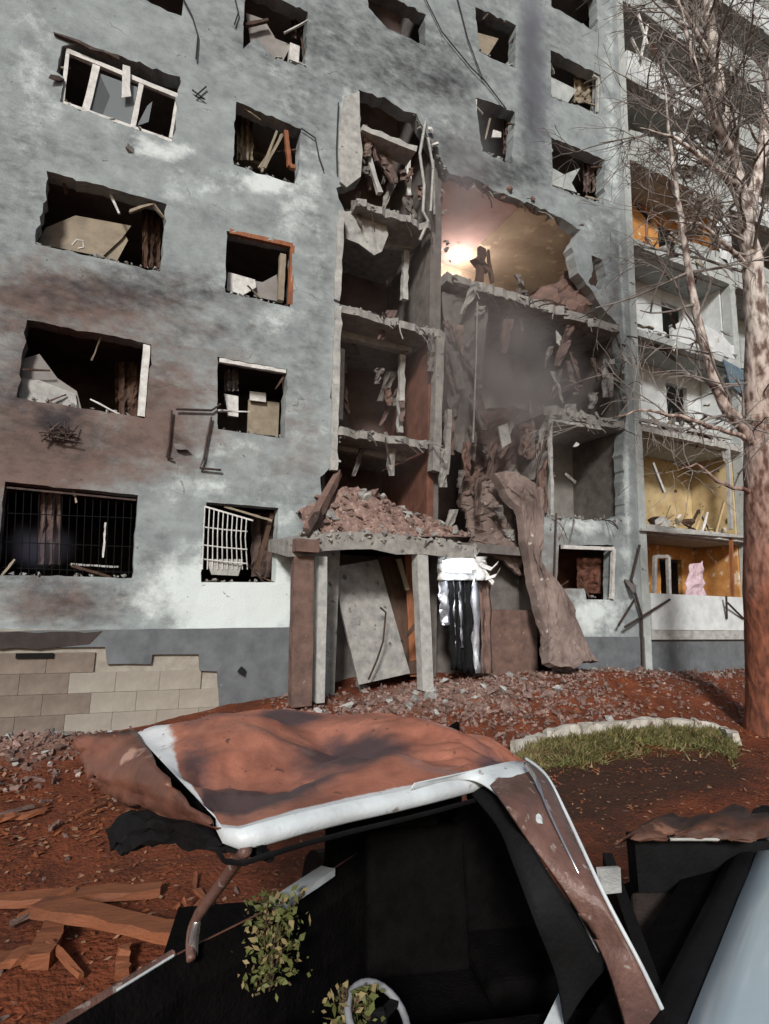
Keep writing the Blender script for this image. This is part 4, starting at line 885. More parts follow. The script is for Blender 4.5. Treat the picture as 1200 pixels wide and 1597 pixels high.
tag(MB().tube([wp(1003, 1040, -.12), wp(1001, 960, -.12), wp(985, 905, -.14), wp(998, 850, -.12)], .035, 6).build('drain_pipe', 'metal'), 'dark drain pipe standing at the corner of the wing', 'pipe')
tag(MB().chunk(wp(985, 915, -.15), (.5, .2, .5)).build('torn_sheeting', 'conc_dark'), 'dark tangle of sheeting stuck on the corner pillar of the wing', 'sheeting')

for i in range(26):
    x, y = R.uniform(-1.4, 1.0), R.uniform(3.6, 7.6); a_ = R.uniform(0, 3.14); L_ = R.uniform(.12, .5); d_ = Vector((math.cos(a_), math.sin(a_), 0))*L_/2; c_ = Vector((x, y, gz(x, y)+.02)); u_ = pr(*c_)[0]
    wh = 'at the left frame edge' if u_ < 60 else ('behind the long planks' if u_ < 150 else 'near the bent pillar'); sz = 'long' if L_ > .34 else 'short'
    tag(MB().beam(c_-d_, c_+d_+Vector((0, 0, R.uniform(0, .08))), R.uniform(.015, .05), R.uniform(.01, .03), 3, .008).build('wood_splinter', R.choice(['plank', 'plank', 'conc_brown'])), f'{sz} wood splinter on the orange ground {wh}', 'splinter', f'{sz} splinters {wh}')
# loggia contents
for k, (cx, cy, n_, mm, l) in enumerate(((1080, 800, 26, ['tan', 'yellow', 'dark_wood', 'white'], 'broken furniture in the yellow loggia'), (1070, 910, 14, ['cloth', 'orange_wood', 'white', 'tan'], 'household rubble in the orange loggia'),
                                        (1070, 505, 26, ['white', 'conc', 'conc_dark', 'wing'], 'grey rubble in the white loggia'), (1090, 640, 22, ['conc', 'conc_brown', 'conc_dark'], 'grey rubble above the yellow loggia'), (1040, 340, 24, ['conc', 'dark_wood', 'orange_wood', 'white'], 'broken boards in the brown loggia'),
                                        (1040, 60, 20, ['white', 'wing', 'conc'], 'grey rubble in the top loggia'), (1050, 180, 20, ['tan', 'wing', 'conc'], 'tan rubble in the second-highest loggia'))):
    for i in range(n_):
        u = cx+R.uniform(-70, 60); v = cy+R.uniform(-26, 20); p = wp(u, v, R.uniform(.05, .7))
        kz = max([z for z in FL if z <= p.z+.4] or [FL[0]]); 
        if R.random() < .5: o = chunk_obj((p.x, p.y, kz+.06+R.random()*.45*abs(p.z-kz)), R.uniform(.2, .62), R.choice(mm), 'lump among '+l, l, where=[(cx-22, 'at its left'), (cx+20, 'at its middle'), (99999, 'at its right')])
        else:
            d = Vector((R.uniform(-.6, .6), R.uniform(-.15, .15), R.uniform(-.1, .8))); q = Vector((p.x, p.y, kz+.05))
            o = tag(MB().beam(q, q+d*R.uniform(.6, 1.4), R.uniform(.05, .16), R.uniform(.02, .06), 2, .015).build('splintered_board', R.choice(mm)), None, 'board')
            cw_ = {'conc': 'grey', 'conc_brown': 'brown', 'white': 'white', 'tan': 'tan', 'yellow': 'yellow', 'dark_wood': 'dark', 'cloth': 'pink', 'orange_wood': 'orange', 'conc_dark': 'sooty', 'wing': 'grey-green'}[o.data.materials[0].name if False else [k_ for k_, v_ in MT.items() if v_ == o.data.materials[0]][0]]
            pos_ = 'at its left' if u < cx-22 else ('at its middle' if u < cx+20 else 'at its right'); tl_ = 'upright' if d.z > .4 else 'fallen'
            o['label'] = f'{tl_} {cw_} splintered board in {l} {pos_}'; o['group'] = f'{l}, {tl_} {cw_} boards {pos_}'
tag(MB().beam(wp(1018, 722, .4), wp(1036, 768, .3), .09, .06, 2).build('pale_batten', 'white'), 'white batten leaning in the dark door of the yellow loggia', 'batten')
strip_sheet('hung_cloth', 'pink and white cloth hung in the orange loggia', 'cloth', [(1075, 880), (1068, 930)], [(1095, 876), (1100, 930)], [.5, .4], [.5, .4], 'cloth', n=8, k=6, amp=.08, th=.02, seed=4)
for i, pts in enumerate(([(1010, 40), (1000, 90), (985, 60)], [(995, 20), (1010, 70)])):
    tag(MB().tube([wp(*p, -.2) for p in pts], .05, 6).build('torn_rail', 'white'), ['bent white rail sticking out of the top loggia', 'straight white rail sticking out of the top loggia'][i], 'rail')
strip_sheet('hanging_sheet', 'pale sheet hanging outside the brown loggia beside the birch', 'sheet', [(1050, 205), (1060, 260)], [(1090, 215), (1105, 262)], [-.2, -.25], [-.2, -.25], 'room_white', n=8, k=6, amp=.1, th=.02, seed=31)
strip_sheet('hanging_sheet', 'long white curtain hanging beside the birch trunk', 'curtain', [(1118, 340), (1122, 400)], [(1135, 340), (1145, 420)], [-.1, -.1], [-.1, -.1], 'room_white', n=8, k=5, amp=.07, th=.02, seed=41)
board('blue_sheet', 'blue tarpaulin edge in the loggia behind the birch trunk', 'tarpaulin', [(1128, 560), (1165, 580), (1168, 625), (1140, 600)], -.1, pmat('blue_tarpaulin', (.14, .2, .24), (.08, .12, .15), 6, .6, .2), .02)

# cables hanging down the facade
cab = [([(282, -10), (300, 25), (309, 55), (306, 92)], 'hanging cable below the top-left window'), ([(660, -10), (690, 50), (735, 105), (760, 130)], 'long dark cable running down to the sooty window'),
       ([(712, -10), (730, 60), (752, 120), (790, 170)], 'dark cable right of the long cable'), ([(470, 200), (492, 215), (498, 245), (505, 265)], 'cable curling down beside the fourth-row small window'),
       ([(300, 140), (320, 155), (305, 150), (322, 135)], 'short curled wire right of the white window frame'), ([(365, -10), (372, 20), (366, 38)], 'short wire beside the top small window'), ([(528, 160), (525, 230), (526, 270)], 'wire along the left edge of the stair shaft')]
for pts, l in cab: tag(MB().tube([wp(*p, -.06) for p in pts], .016, 5).build('hanging_cable', 'cable'), l, 'cable')
for pts, l in (([(268, 640), (264, 690), (260, 712), (270, 716)], 'hooked rusty bracket on the wall between the second and first rows'), ([(330, 650), (322, 690), (318, 716), (312, 730), (345, 733)], 'bent thin bracket under the second-row small window'), ([(275, 638), (330, 640), (345, 630)], 'level rusty rail left of the second-row small window')):
    tag(MB().tube([wp(*p, -.08) for p in pts], .022, 6).build('wall_bracket', 'metal'), l, 'bracket')
tag(MB().chunk(wp(283, 696, -.06), (.22, .06, .34)).build('wall_scrap', 'conc_dark'), 'grey scrap hanging from the rusty rail', 'scrap')
mm_ = MB()
for _ in range(14): mm_.tube([wp(R.uniform(60, 125), R.uniform(655, 690), -.12+R.uniform(-.06, .06)) for _ in range(3)], .012, 5)
tag(mm_.build('bent_ironwork', 'metal'), 'tangle of burnt ironwork under the second-row wide window', 'ironwork')
tag(MB().chunk(wp(205, 232, -.03), (.26, .1, .24)).build('wall_scrap', 'conc'), 'small knocked-out lump under the white window frame', 'scrap')
tag(MB().chunk(wp(374, 1045, -.14), (.16, .05, .3), n=9).build('wall_scrap', 'black'), 'small dark scrap stuck to the grey plinth', 'scrap')

# ================================================================== kerb and grass bed
kp = [gg(800, 1182), gg(850, 1164), gg(905, 1152), gg(960, 1146), gg(1020, 1141), gg(1080, 1141), gg(1125, 1152), gg(1150, 1168)]
KB = thing('kerb', 'curved whitewashed kerb behind the patch of grass', 'kerb', kp[3])
for i, (a, b) in enumerate(zip(kp, kp[1:])):
    MB().beam(a+Vector((0, 0, .12))+(b-a)*.01, b+Vector((0, 0, .12+R.uniform(-.03, .03)))-(b-a)*.03, .13, .2, 5, .022).build('kerb_stone', 'kerb', KB)
m = MB(); md = MB()
for _ in range(14000):
    t = R.random()*6.8; i = int(t); a = kp[i].lerp(kp[i+1], t-i); q = -Vector((a.x, a.y, 0)).normalized(); d = .13+abs(R.gauss(0, .42)); p = a+q*d+Vector((R.uniform(-.1, .1), 0, 0))
    p.z = gz(p.x, p.y)+.01; h = R.uniform(.03, .14)*(1.1-.5*min(1, d))*(.5+1.1*max(0, fbm(p.x*2, p.y*2, 1)+.45)); an = R.uniform(0, 6.28); s = Vector((math.cos(an), math.sin(an), 0))*.012; l_ = Vector((R.gauss(0, .07), R.gauss(0, .07), h))
    (md if R.random() < .32+.5*max(0, fbm(p.x*1.5, p.y*1.5, 7)) else m).add([p-s, p+s, p+l_*.6+s*.6, p+l_], [(0, 1, 2), (0, 2, 3)])
tag(m.build('grass', 'grass', None, fix=False), 'rough green grass along the kerb', kind='stuff'); tag(md.build('dry_grass', 'grass_dry', None, fix=False), 'dry straw among the grass along the kerb', kind='stuff')
# leaf litter
m = MB(); m2 = MB()
for _ in range(17000):
    if R.random() < .5: x, y = R.uniform(-2.5, 3), R.uniform(2.4, 8.6)
    else: x, y = R.uniform(2.5, 14), R.uniform(3.6, 9.5)
    if fbm(x*1.6, y*1.6, 12, 3) < R.uniform(-.35, .45): continue
    s = R.uniform(.008, .034)*(1.5 if y > 6 else 1); z = gz(x, y)+.006; a = R.uniform(0, 6.28); d = Vector((math.cos(a), math.sin(a), R.uniform(-.2, .5)))*s; e = Vector((-math.sin(a), math.cos(a), R.uniform(-.3, .3)))*s*.6; p = Vector((x, y, z+R.uniform(0, .015)))
    (m2 if R.random() < .22 else m).add([p-d, p+e*.9, p+d, p-e], [(0, 1, 2, 3)])
tag(m.build('leaf_litter', 'leaf_red', None, fix=False), 'rust red leaf litter over the ground', kind='stuff'); tag(m2.build('leaf_litter', 'leaf_pale', None, fix=False), 'paler leaf litter over the ground', kind='stuff')

# ================================================================== trees
MT['birch'] = None
def bark():
    m = bpy.data.materials.new('birch_bark'); m.use_nodes = True; t = m.node_tree; N = t.nodes; L = t.links; b = N['Principled BSDF']
    tc = N.new('ShaderNodeTexCoord'); mp = N.new('ShaderNodeMapping'); mp.inputs['Scale'].default_value = (3, 3, 1.2); L.new(tc.outputs['Object'], mp.inputs[0])
    n = N.new('ShaderNodeTexNoise'); n.inputs['Scale'].default_value = 3; n.inputs['Detail'].default_value = 7; L.new(mp.outputs[0], n.inputs[0])
    r = N.new('ShaderNodeValToRGB'); e = r.color_ramp.elements; e[0].position = .38; e[0].color = (.13, .085, .07, 1); e[1].position = .58; e[1].color = (.64, .585, .53, 1); L.new(n.outputs[0], r.inputs[0])
    # red-orange glow on the lower trunk, painted into the bark colour
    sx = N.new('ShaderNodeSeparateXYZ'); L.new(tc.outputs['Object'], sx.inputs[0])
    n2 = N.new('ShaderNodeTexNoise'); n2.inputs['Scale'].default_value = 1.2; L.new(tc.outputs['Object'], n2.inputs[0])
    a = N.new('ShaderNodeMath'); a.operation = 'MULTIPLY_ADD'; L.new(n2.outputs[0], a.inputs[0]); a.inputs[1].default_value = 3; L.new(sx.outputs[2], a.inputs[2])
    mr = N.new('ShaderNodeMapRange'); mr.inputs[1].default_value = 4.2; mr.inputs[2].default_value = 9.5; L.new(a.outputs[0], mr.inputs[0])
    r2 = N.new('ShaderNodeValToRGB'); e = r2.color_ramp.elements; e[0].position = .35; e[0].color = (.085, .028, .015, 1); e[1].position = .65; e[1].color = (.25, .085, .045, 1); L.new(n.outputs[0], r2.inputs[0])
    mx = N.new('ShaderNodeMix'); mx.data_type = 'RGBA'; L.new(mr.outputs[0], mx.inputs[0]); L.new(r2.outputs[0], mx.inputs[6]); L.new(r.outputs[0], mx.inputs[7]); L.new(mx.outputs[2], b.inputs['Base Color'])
    b.inputs['Roughness'].default_value = .9
    bp = N.new('ShaderNodeBump'); bp.inputs['Strength'].default_value = .8; bp.inputs['Distance'].default_value = .04; L.new(n.outputs[0], bp.inputs['Height']); L.new(bp.outputs[0], b.inputs['Normal'])
    return m
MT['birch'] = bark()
MT['twig'] = pmat('birch_twig', (.33, .295, .27), (.11, .095, .085), 3, .9, 0)
MT['twig_dark'] = pmat('dark_twig', (.07, .05, .045), (.035, .027, .025), 3, .9, 0)
def smooth_path(pts, n):
    pts = [Vector(p) for p in pts]; out = []
    for i in range(len(pts)-1):
        p0 = pts[max(i-1, 0)]; p1 = pts[i]; p2 = pts[i+1]; p3 = pts[min(i+2, len(pts)-1)]
        for k in range(n):
            t = k/n; out.append(.5*((2*p1)+(p2-p0)*t+(2*p0-5*p1+4*p2-p3)*t*t+(3*p1-p0-3*p2+p3)*t**3))
    return out+[pts[-1]]
TD = 13.4
base = gg(1196, 1140); TB = base.dot(fw)-CAM.dot(fw)
TR = thing('birch_tree', 'tall bare birch with reddish lower trunk at the right edge', 'tree', base)
trunk_pts = [(1200, 1150, TB), (1192, 1000, TB), (1190, 800, TB), (1186, 640, TB), (1180, 480, TB), (1165, 360, TB), (1150, 280, TB+.2), (1132, 200, TB+.3), (1115, 100, TB+.3), (1104, 0, TB+.4), (1095, -150, TB+.5)]
tp = smooth_path([dp(*p) for p in trunk_pts], 5); rad = [.35*(1-.5*sm(.2, .55, i/(len(tp)-1)))*(1-.55*i/(len(tp)-1))+.015 for i in range(len(tp))]
tp = [p+Vector((fbm(i*.5, 1, 2), fbm(i*.5, 4, 2), 0))*.06 for i, p in enumerate(tp)]; tp[0].z -= .4
rad[0] = .46; rad[1] = .42
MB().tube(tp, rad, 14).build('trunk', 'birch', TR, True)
br = MB(); tw = MB()
def grow(p, d, L_, r_, lev, m_, droop=.0):
    n = 5; pts = [p]; q = p.copy(); dd = d.normalized()
    for i in range(n):
        dd = (dd+Vector((R.gauss(0, .16), R.gauss(0, .16), R.gauss(0, .14)-droop*(.15+.25*i/n)))).normalized(); q = q+dd*L_/n; pts.append(q.copy())
    m_.tube(pts, [max(.004, r_*(1-.75*i/n)) for i in range(n+1)], 5 if lev else 6, cap=False)
    if lev > 0:
        for i in range(R.randint(2, 4)):
            t = R.uniform(.25, 1); k = min(n, int(t*n)); dn = (pts[k]-pts[k-1]).normalized(); side = Vector((R.gauss(0, 1), R.gauss(0, .8), R.gauss(.2, .8))).normalized()
            grow(pts[k], (dn*.8+side*.75), L_*R.uniform(.45, .7), r_*.5, lev-1, tw if lev <= 2 else m_, droop+.25)
limbs = [([(1180, 700, TB), (1150, 655, TB-.2), (1122, 615, TB-.3), (1100, 540, TB-.4), (1080, 450, TB-.4), (1062, 340, TB-.5), (1046, 230, TB-.5), (1036, 130, TB-.5)], .115),
         ([(1180, 690, TB), (1120, 668, TB-.4), (1060, 650, TB-.8), (1000, 640, TB-1.0), (960, 655, TB-1.2)], .05), ([(1182, 770, TB), (1130, 755, TB-.3), (1085, 725, TB-.6), (1060, 735, TB-.8)], .045),
         ([(1165, 350, TB), (1185, 250, TB+.2), (1198, 150, TB+.3), (1205, 0, TB+.4)], .14), ([(1140, 240, TB), (1110, 180, TB-.4), (1085, 110, TB-.6), (1060, 0, TB-.8)], .09),
         ([(1150, 290, TB), (1100, 250, TB-.6), (1050, 215, TB-1), (1000, 200, TB-1.3)], .055), ([(1170, 420, TB), (1130, 380, TB-.5), (1090, 350, TB-.8), (1040, 345, TB-1.2)], .05), ([(1115, 100, TB), (1080, 40, TB-.3), (1040, -20, TB-.6)], .06)]
for pts, r_ in limbs:
    q = smooth_path([dp(*p) for p in pts], 4); q = [p+Vector((fbm(i*.7, 3, r_*40), 0, fbm(i*.7, 8, r_*40)))*.05 for i, p in enumerate(q)]; rr = [r_*(1-.9*(i/(len(q)-1))**1.4) for i in range(len(q))]
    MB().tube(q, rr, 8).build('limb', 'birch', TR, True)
    for i in range(3, len(q), 2 if r_ > .05 else 3):
        for _ in range(R.randint(1, 3) if r_ > .08 else R.randint(1, 2)):
            grow(q[i], Vector((R.gauss(-.2, .8), R.gauss(0, .5), R.gauss(.35, .6))), R.uniform(.7, 1.9), min(.035, rr[i]*.5), 2, br)
for i in range(22, len(tp)):
    for _ in range(2): grow(tp[i], Vector((R.gauss(-.4, .8), R.gauss(0, .5), R.gauss(.5, .5))), R.uniform(1.0, 2.4), .035, 3, br)
br.build('branches', 'twig', TR, fix=False); tag(tw.build('twigs', 'twig', TR, fix=False), kind='stuff')
# ================================================================== wrecked car in the foreground
def zp(u, v, z): return gp(u, v, z)
MT['car_roof'] = attr_mat('salmon_roof_paint', ((.46, .185, .12), (.21, .075, .048)), [('white', (.66, .70, .71), .10), ('soot', (.05, .038, .045), .24)], scale=2.6, rough=.5, bump=.25, fine=60, spec=.4, warp=.42, bdist=.01, dots=((.10, .045, .036), 18, .66))  # salmon and brown mottling with dark patches and white edges
MT['car_white'] = pmat('scuffed_white_paint', (.66, .72, .74), (.46, .49, .50), 5, .42, .12, spec=.5, spots=(.24, .17, .15), spot_scale=13, spot_at=.66, coat=.1)
MT['car_brown'] = pmat('scorched_door_paint', (.20, .085, .055), (.075, .032, .024), 4, .45, .15, spec=.5, spots=(.36, .22, .17), spot_scale=5, spot_at=.64)
MT['car_pillar'] = pmat('dusty_pillar_paint', (.18, .095, .075), (.08, .045, .037), 7, .45, .25, spec=.4, spots=(.30, .25, .22), spot_scale=22, spot_at=.62)
MT['chrome'] = pmat('bright_trim', (.75, .75, .75), (.5, .5, .5), 5, .2, 0, metal=.9)
NL, NR = zp(368, 1292, 1.5), zp(812, 1190, 1.5)
C1 = thing('wrecked_car', 'wrecked white car in front with a crumpled salmon-coloured roof and no windscreen', 'car', (1.1, 2.6, 0))
far_l = zp(212, 1138, 1.47); far_px = [(212, 1138, 1.47), (262, 1128, 1.49), (330, 1108, 1.5), (410, 1106, 1.5), (500, 1103, 1.51), (575, 1108, 1.5), (640, 1118, 1.49), (700, 1132, 1.5), (765, 1150, 1.5), (826, 1182, 1.5)]
near_px = [(336, 1276, 1.485), (348, 1292, 1.488), (374, 1294, 1.492), (410, 1284, 1.5), (470, 1268, 1.5), (540, 1252, 1.5), (610, 1238, 1.5), (670, 1225, 1.5), (725, 1212, 1.5), (765, 1202, 1.5), (800, 1193, 1.5), (822, 1188, 1.495)]
def samp(px_, t):
    t *= len(px_)-1; i = min(int(t), len(px_)-2); f = t-i
    a = zp(*px_[i]); b = zp(*px_[i+1]); return a.lerp(b, f)
def segd(s, t, a, b, c, d):
    s += .025*fbm(s*5, t*5, 3); t += .025*fbm(s*5, t*5, 9)
    q = max(0, min(1, ((s-a)*(c-a)+(t-b)*(d-b))/((c-a)**2+(d-b)**2))); return math.hypot(s-a-q*(c-a), t-b-q*(d-b))
FOLDS = [((.10, .95, .33, .55), .10, .16), ((.36, 1.0, .52, .40), -.10, .11), ((.55, .95, .80, .45), .08, .14), ((.12, .40, .46, .26), -.09, .13), ((.60, .55, .98, .52), -.06, .10), ((.5, .4, .62, .08), .06, .10), ((.2, .75, .5, .8), .05, .08), ((.75, .2, .95, .3), .04, .08)]
NU, NV = 110, 80; P = []; at_w = []; at_s = []
for j in range(NV+1):
    row = []; t = j/NV
    for i in range(NU+1):
        s = i/NU; n_ = samp(near_px, s); f_ = samp(far_px, s); p = n_.lerp(f_, t)
        ed = min(1, min(t, 1-t)*5, min(s, 1-s)*7 if s < .5 else 1)
        x, y = s*4.2, t*3.2
        rid = 1-abs(2*((fbm(x*.55+2, y*.6, 4, 2)*.5+.5) % 1)-1)
        vd = noise.voronoi(Vector((x*.62+.25*fbm(x, y, 3, 2)+.4, y*.75+.2*fbm(x, y, 8, 2), .3)))[0]
        vd2 = noise.voronoi(Vector((x*1.7+.3, y*1.9, 1.3)))[0]
        z = ed*(.045*fbm(x*.7, y*.8, 9, 2)+.10*(min(vd[1]-vd[0], .5)-.3)-.07*math.exp(-((s-.42)/.16)**2-((t-.45)/.22)**2)+.05*math.exp(-((s-.25)/.12)**2-((t-.62)/.18)**2)
               -.04*math.exp(-((s-.72)/.2)**2-((t-.3)/.2)**2)+.02*min(vd2[1]-vd2[0], .35)+sum(.68*h_*max(0, 1-segd(s, t, *sg)/w_) for sg, h_, w_ in FOLDS)+.006*fbm(x*4, y*4, 3, 3)) - .02*t
        if t > .85: z += .02*math.sin(s*23)*(t-.85)/.15
        p = p+Vector((0, 0, z)); row.append(p)
        at_w.append(max(.97*math.exp(-(s/(.075+.06*sm(.45, .9, t)))**2), .9*math.exp(-(t/.03)**2), .25*math.exp(-((1-s)/.15)**2)))
        at_s.append(max(1.05*math.exp(-((s-.27)/.26)**2-((t-.2)/.15)**2), 1.0*math.exp(-((s-.5)/.14)**2-((t-.5)/.28)**2), .6*math.exp(-((s-.13)/.08)**2-((t-.5)/.25)**2), .95*math.exp(-((s-.38)/.09)**2-((t-.93)/.1)**2), .95*math.exp(-((s-.93)/.15)**2-((t-.4)/.35)**2), .55*math.exp(-((s-.2)/.1)**2-((t-.8)/.15)**2), .35*math.exp(-((s-.7)/.2)**2-((t-.1)/.08)**2))*(1 if s > .06 else .2))
    P.append(row)
m = MB(); m.sheet(P); rf = m.build('roof', 'car_roof', C1, True, fix=False); setattr_f(rf, 'white', at_w); setattr_f(rf, 'soot', at_s)  # 'soot' holds the dark patches of this roof
P2 = [[p-Vector((0, 0, .05)) for p in row] for row in P]; m = MB(); m.sheet(P2[1:-1]); m.build('headliner', 'shaded_black', C1, True, fix=False)
# rolled header edge
hp = [zp(*q) for q in near_px]
prof = [(0, 0, 0), (-.35, -.012, 0), (-.62, -.035, 0), (-.55, -.07, 0), (-.2, -.085, 0)]
fwd = Vector((.12, -.97, 0)); rows = []
for a_, b_, _ in prof: rows.append([p+fwd*(-a_)*.05*min(1, .35+.25*i)+Vector((0, 0, b_*.8*min(1, .45+.2*i)+.003)) for i, p in enumerate(hp)])
MB().sheet(rows).build('header_rail', 'car_white', C1, True)
rows = [[p+fwd*.045+Vector((0, 0, -.072)) for p in hp], [p+fwd*.05+Vector((0, 0, -.088)) for p in hp], [p+fwd*.01+Vector((0, 0, -.095)) for p in hp]]
MB().sheet(rows).build('header_seal', 'black', C1, True)
# right pillar: paint, two trim lines, inner trim and rubber
def ribbon(name, left, right, mat_, zl, zr, n=16, th=.01, parent=C1, lift=0):
    L_ = smooth_path([zp(*p, z) for p, z in zip(left, zl)], n); R_ = smooth_path([zp(*p, z) for p, z in zip(right, zr)], n)
    P = [[a.lerp(b, k/4)+Vector((0, 0, lift+.012*math.sin(k/4*3.14))) for k in range(5)] for a, b in zip(L_, R_)]
    return MB().sheet(P, th).build(name, mat_, parent, True)
zz = [1.495, 1.47, 1.38, 1.22, 1.05, .95]
ribbon('pillar', [(764, 1225), (794, 1268), (822, 1310), (882, 1395), (940, 1495), (985, 1640)], [(822, 1188), (852, 1216), (882, 1275), (940, 1400), (1000, 1515), (1052, 1625)], 'car_pillar', zz, zz)
edgeR = [(820, 1187), (852, 1214), (884, 1275), (942, 1400), (1002, 1515), (1054, 1625)]
MB().tube(smooth_path([zp(*p, z)+Vector((0, 0, .012)) for p, z in zip(edgeR, zz)], 8), .0075, 6).build('drip_rail', 'car_white', C1, True)
midR = [(822, 1212), (836, 1236), (858, 1290), (905, 1390), (950, 1480), (990, 1545)]
MB().tube(smooth_path([zp(*p, z)+Vector((0, 0, .05)) for p, z in zip(midR, zz)], 8), [.009]*12+[.0055]*29, 6).build('trim_strip', 'chrome', C1, True)
inR = [(690, 1226), (740, 1222), (778, 1244), (812, 1300), (880, 1390), (936, 1494)]
MB().tube(smooth_path([zp(*p, z)+Vector((0, 0, .02)) for p, z in zip(inR, [1.48, 1.475, 1.45, 1.37, 1.2, 1.03])], 8), [.006]*24+[.009]*17, 6).build('seal_strip', 'car_white', C1, True)
ribbon('inner_trim', [(735, 1240), (775, 1290), (800, 1350), (830, 1430), (865, 1520), (880, 1600)], [(762, 1228), (803, 1275), (846, 1350), (892, 1420), (932, 1490), (945, 1510)], 'black', [1.43, 1.38, 1.3, 1.18, 1.0, .85], [1.45, 1.41, 1.32, 1.2, 1.06, 1.0])
ribbon('corner_plate', [(640, 1238), (700, 1224), (740, 1224), (775, 1246), (800, 1280)], [(650, 1229), (720, 1213), (800, 1193), (822, 1206), (846, 1262)], 'car_white', [1.49, 1.485, 1.48, 1.46, 1.40], [1.505, 1.505, 1.505, 1.49, 1.40], lift=.012)
MB().chunk(zp(838, 1278, 1.42), (.05, .04, .04)).build('clip', 'car_white', C1)
MB().beam(zp(890, 1545, .85), zp(855, 1620, .8), .05, .03, 3).build('door_edge', 'car_white', C1)
# left pillar, bent away, with bright trim
lpp = [zp(384, 1325, 1.44), zp(350, 1372, 1.25), zp(305, 1435, 1.05), zp(297, 1468, .98), zp(298, 1496, .955)]
q = smooth_path(lpp, 6); MB().tube(q, [.02]*12+[.016]*(len(q)-12), 8).build('bent_pillar', 'car_pillar', C1, True)
MB().tube(smooth_path([zp(308, 1432, 1.06), zp(302, 1465, .99), zp(304, 1492, .94)], 5), [.012, .016, .018, .02, .02, .02, .02, .018, .016, .014, .012], 8).build('chrome_cap', 'chrome', C1, True)
# far belt line of the body and door panels below it
bl = [zp(60, 1620, .95), zp(180, 1545, .95), zp(270, 1490, .95), zp(430, 1411, .95), zp(515, 1357, .95), zp(600, 1300, .95)]
out_ = Vector((-.55, .83, 0)); 
rows = [[p for p in bl], [p+Vector((0, 0, -.03))+out_*.05 for p in bl], [p+Vector((0, 0, -.35))+out_*.1 for p in bl], [p+Vector((0, 0, -.7))+out_*.05 for p in bl]]
MB().sheet(rows, .012).build('door_panel', 'car_brown', C1, True)
MB().tube([p+Vector((0, 0, .005)) for p in bl[:3]], .014, 6).build('belt_trim', 'car_pillar', C1)
MB().beam(zp(428, 1414, .965), zp(512, 1358, .965), .075, .03, 3, .003).build('sill_cap', 'car_white', C1)
MB().tube([zp(270, 1490, .955), zp(180, 1545, .955)], .007, 6).build('belt_trim', 'car_white', C1)
inn = -out_
rows = [[p+inn*.01 for p in bl], [p+inn*.06+Vector((0, 0, -.1)) for p in bl], [p+inn*.08+Vector((0, 0, -.6)) for p in bl]]
MB().sheet(rows, .01).build('door_lining', 'shaded_black', C1)
# floor, far bulkhead, seats, dash, steering wheel, right side, bonnet
MB().prism([(-.3, 1.0, .3), (1.9, .7, .3), (2.3, 3.6, .3), (.6, 4.0, .3), (.1, 2.2, .3)], (0, 0, .04)).build('floor_pan', 'shaded_black', C1)
MB().prism([zp(512, 1362, .95)+Vector((0, .05, .3)), (2.2, 3.35, 1.44), (2.25, 3.35, .34), zp(512, 1362, .95)+Vector((0, .05, -.6))], (.02, .06, 0)).build('rear_bulkhead', 'shaded_black', C1)
MB().prism([(1.95, 1.9, .8), (2.25, 3.3, .9), (2.3, 3.3, .34), (1.98, 1.0, .34), (1.9, 1.1, .7)], (.05, 0, 0)).build('door_panel', 'black', C1)
def seat(x, y, rz):
    rm = Matrix.Rotation(rz, 3, 'Z'); c = Vector((x, y, 0)); m = MB()
    m.box(c+Vector((0, 0, .5)), (.5, .5, .2), rm); m.box(c+rm @ Vector((0, .28, .85)), (.48, .14, .6), rm @ Matrix.Rotation(-.2, 3, 'X')); m.box(c+rm @ Vector((0, .36, 1.2)), (.26, .1, .16), rm)
    o = m.build('seat', 'shaded_black', C1); b = o.modifiers.new('b', 'BEVEL'); b.width = .04; b.segments = 3
seat(1.38, 2.3, -.25); seat(1.95, 2.45, -.25)
m = MB(); m.box((1.15, 1.75, .62), (1.5, .35, .3), Matrix.Rotation(-.25, 3, 'Z')); m.build('dashboard', 'shaded_black', C1)
sw = zp(590, 1590, .9); pts = []
ax = Vector((.3, -.5, .85)).normalized(); e1 = ax.cross(Vector((0, 0, 1))).normalized(); e2 = ax.cross(e1)
for i in range(25):
    t = 2*math.pi*i/24; pts.append(sw+(e1*math.cos(t)+e2*math.sin(t))*.11)
o = MB().tube(pts, .012, 8, False).build('steering_wheel', pmat('dusty_grey_plastic', (.26, .27, .28), (.14, .14, .15), 5, .6, .1), C1, True)
MB().beam(sw-e1*.1, sw+e1*.1, .03, .015).build('wheel_spoke', 'black', o)
MB().tube([sw, sw-ax*.25], .02, 7).build('steering_column', 'black', C1)
MB().beam(sw, sw+e2*.1, .026, .015).build('wheel_spoke', 'black', o); MB().chunk(sw, (.07, .07, .04)).build('wheel_hub', 'black', o)
MB().sheet([[Vector((-.2+i*.22, 1.15-.95*j/5+.02*i, .82-.05*(j/5)**2+.01*math.sin(i*2+j))) for i in range(10)] for j in range(6)], .012).build('bonnet', 'shaded_black', C1, True)
for x, y in ((.2, .55), (1.7, .45), (1.5, 3.75), (2.3, 3.5)):
    q = [Vector((x-.1, y, .31)), Vector((x+.1, y, .31))]; wl = MB().tube(q, .31, 24).build('wheel', 'black', C1); MB().tube([q[0]-Vector((.004, 0, 0)), q[1]+Vector((.004, 0, 0))], .2, 20).build('rim', 'metal', wl)
MB().prism([(-.2, .2, .75), (-.2, 1.5, .85), (-.2, 1.5, .3), (-.2, .2, .3)], (.05, 0, 0)).build('wing', 'car_brown', C1)
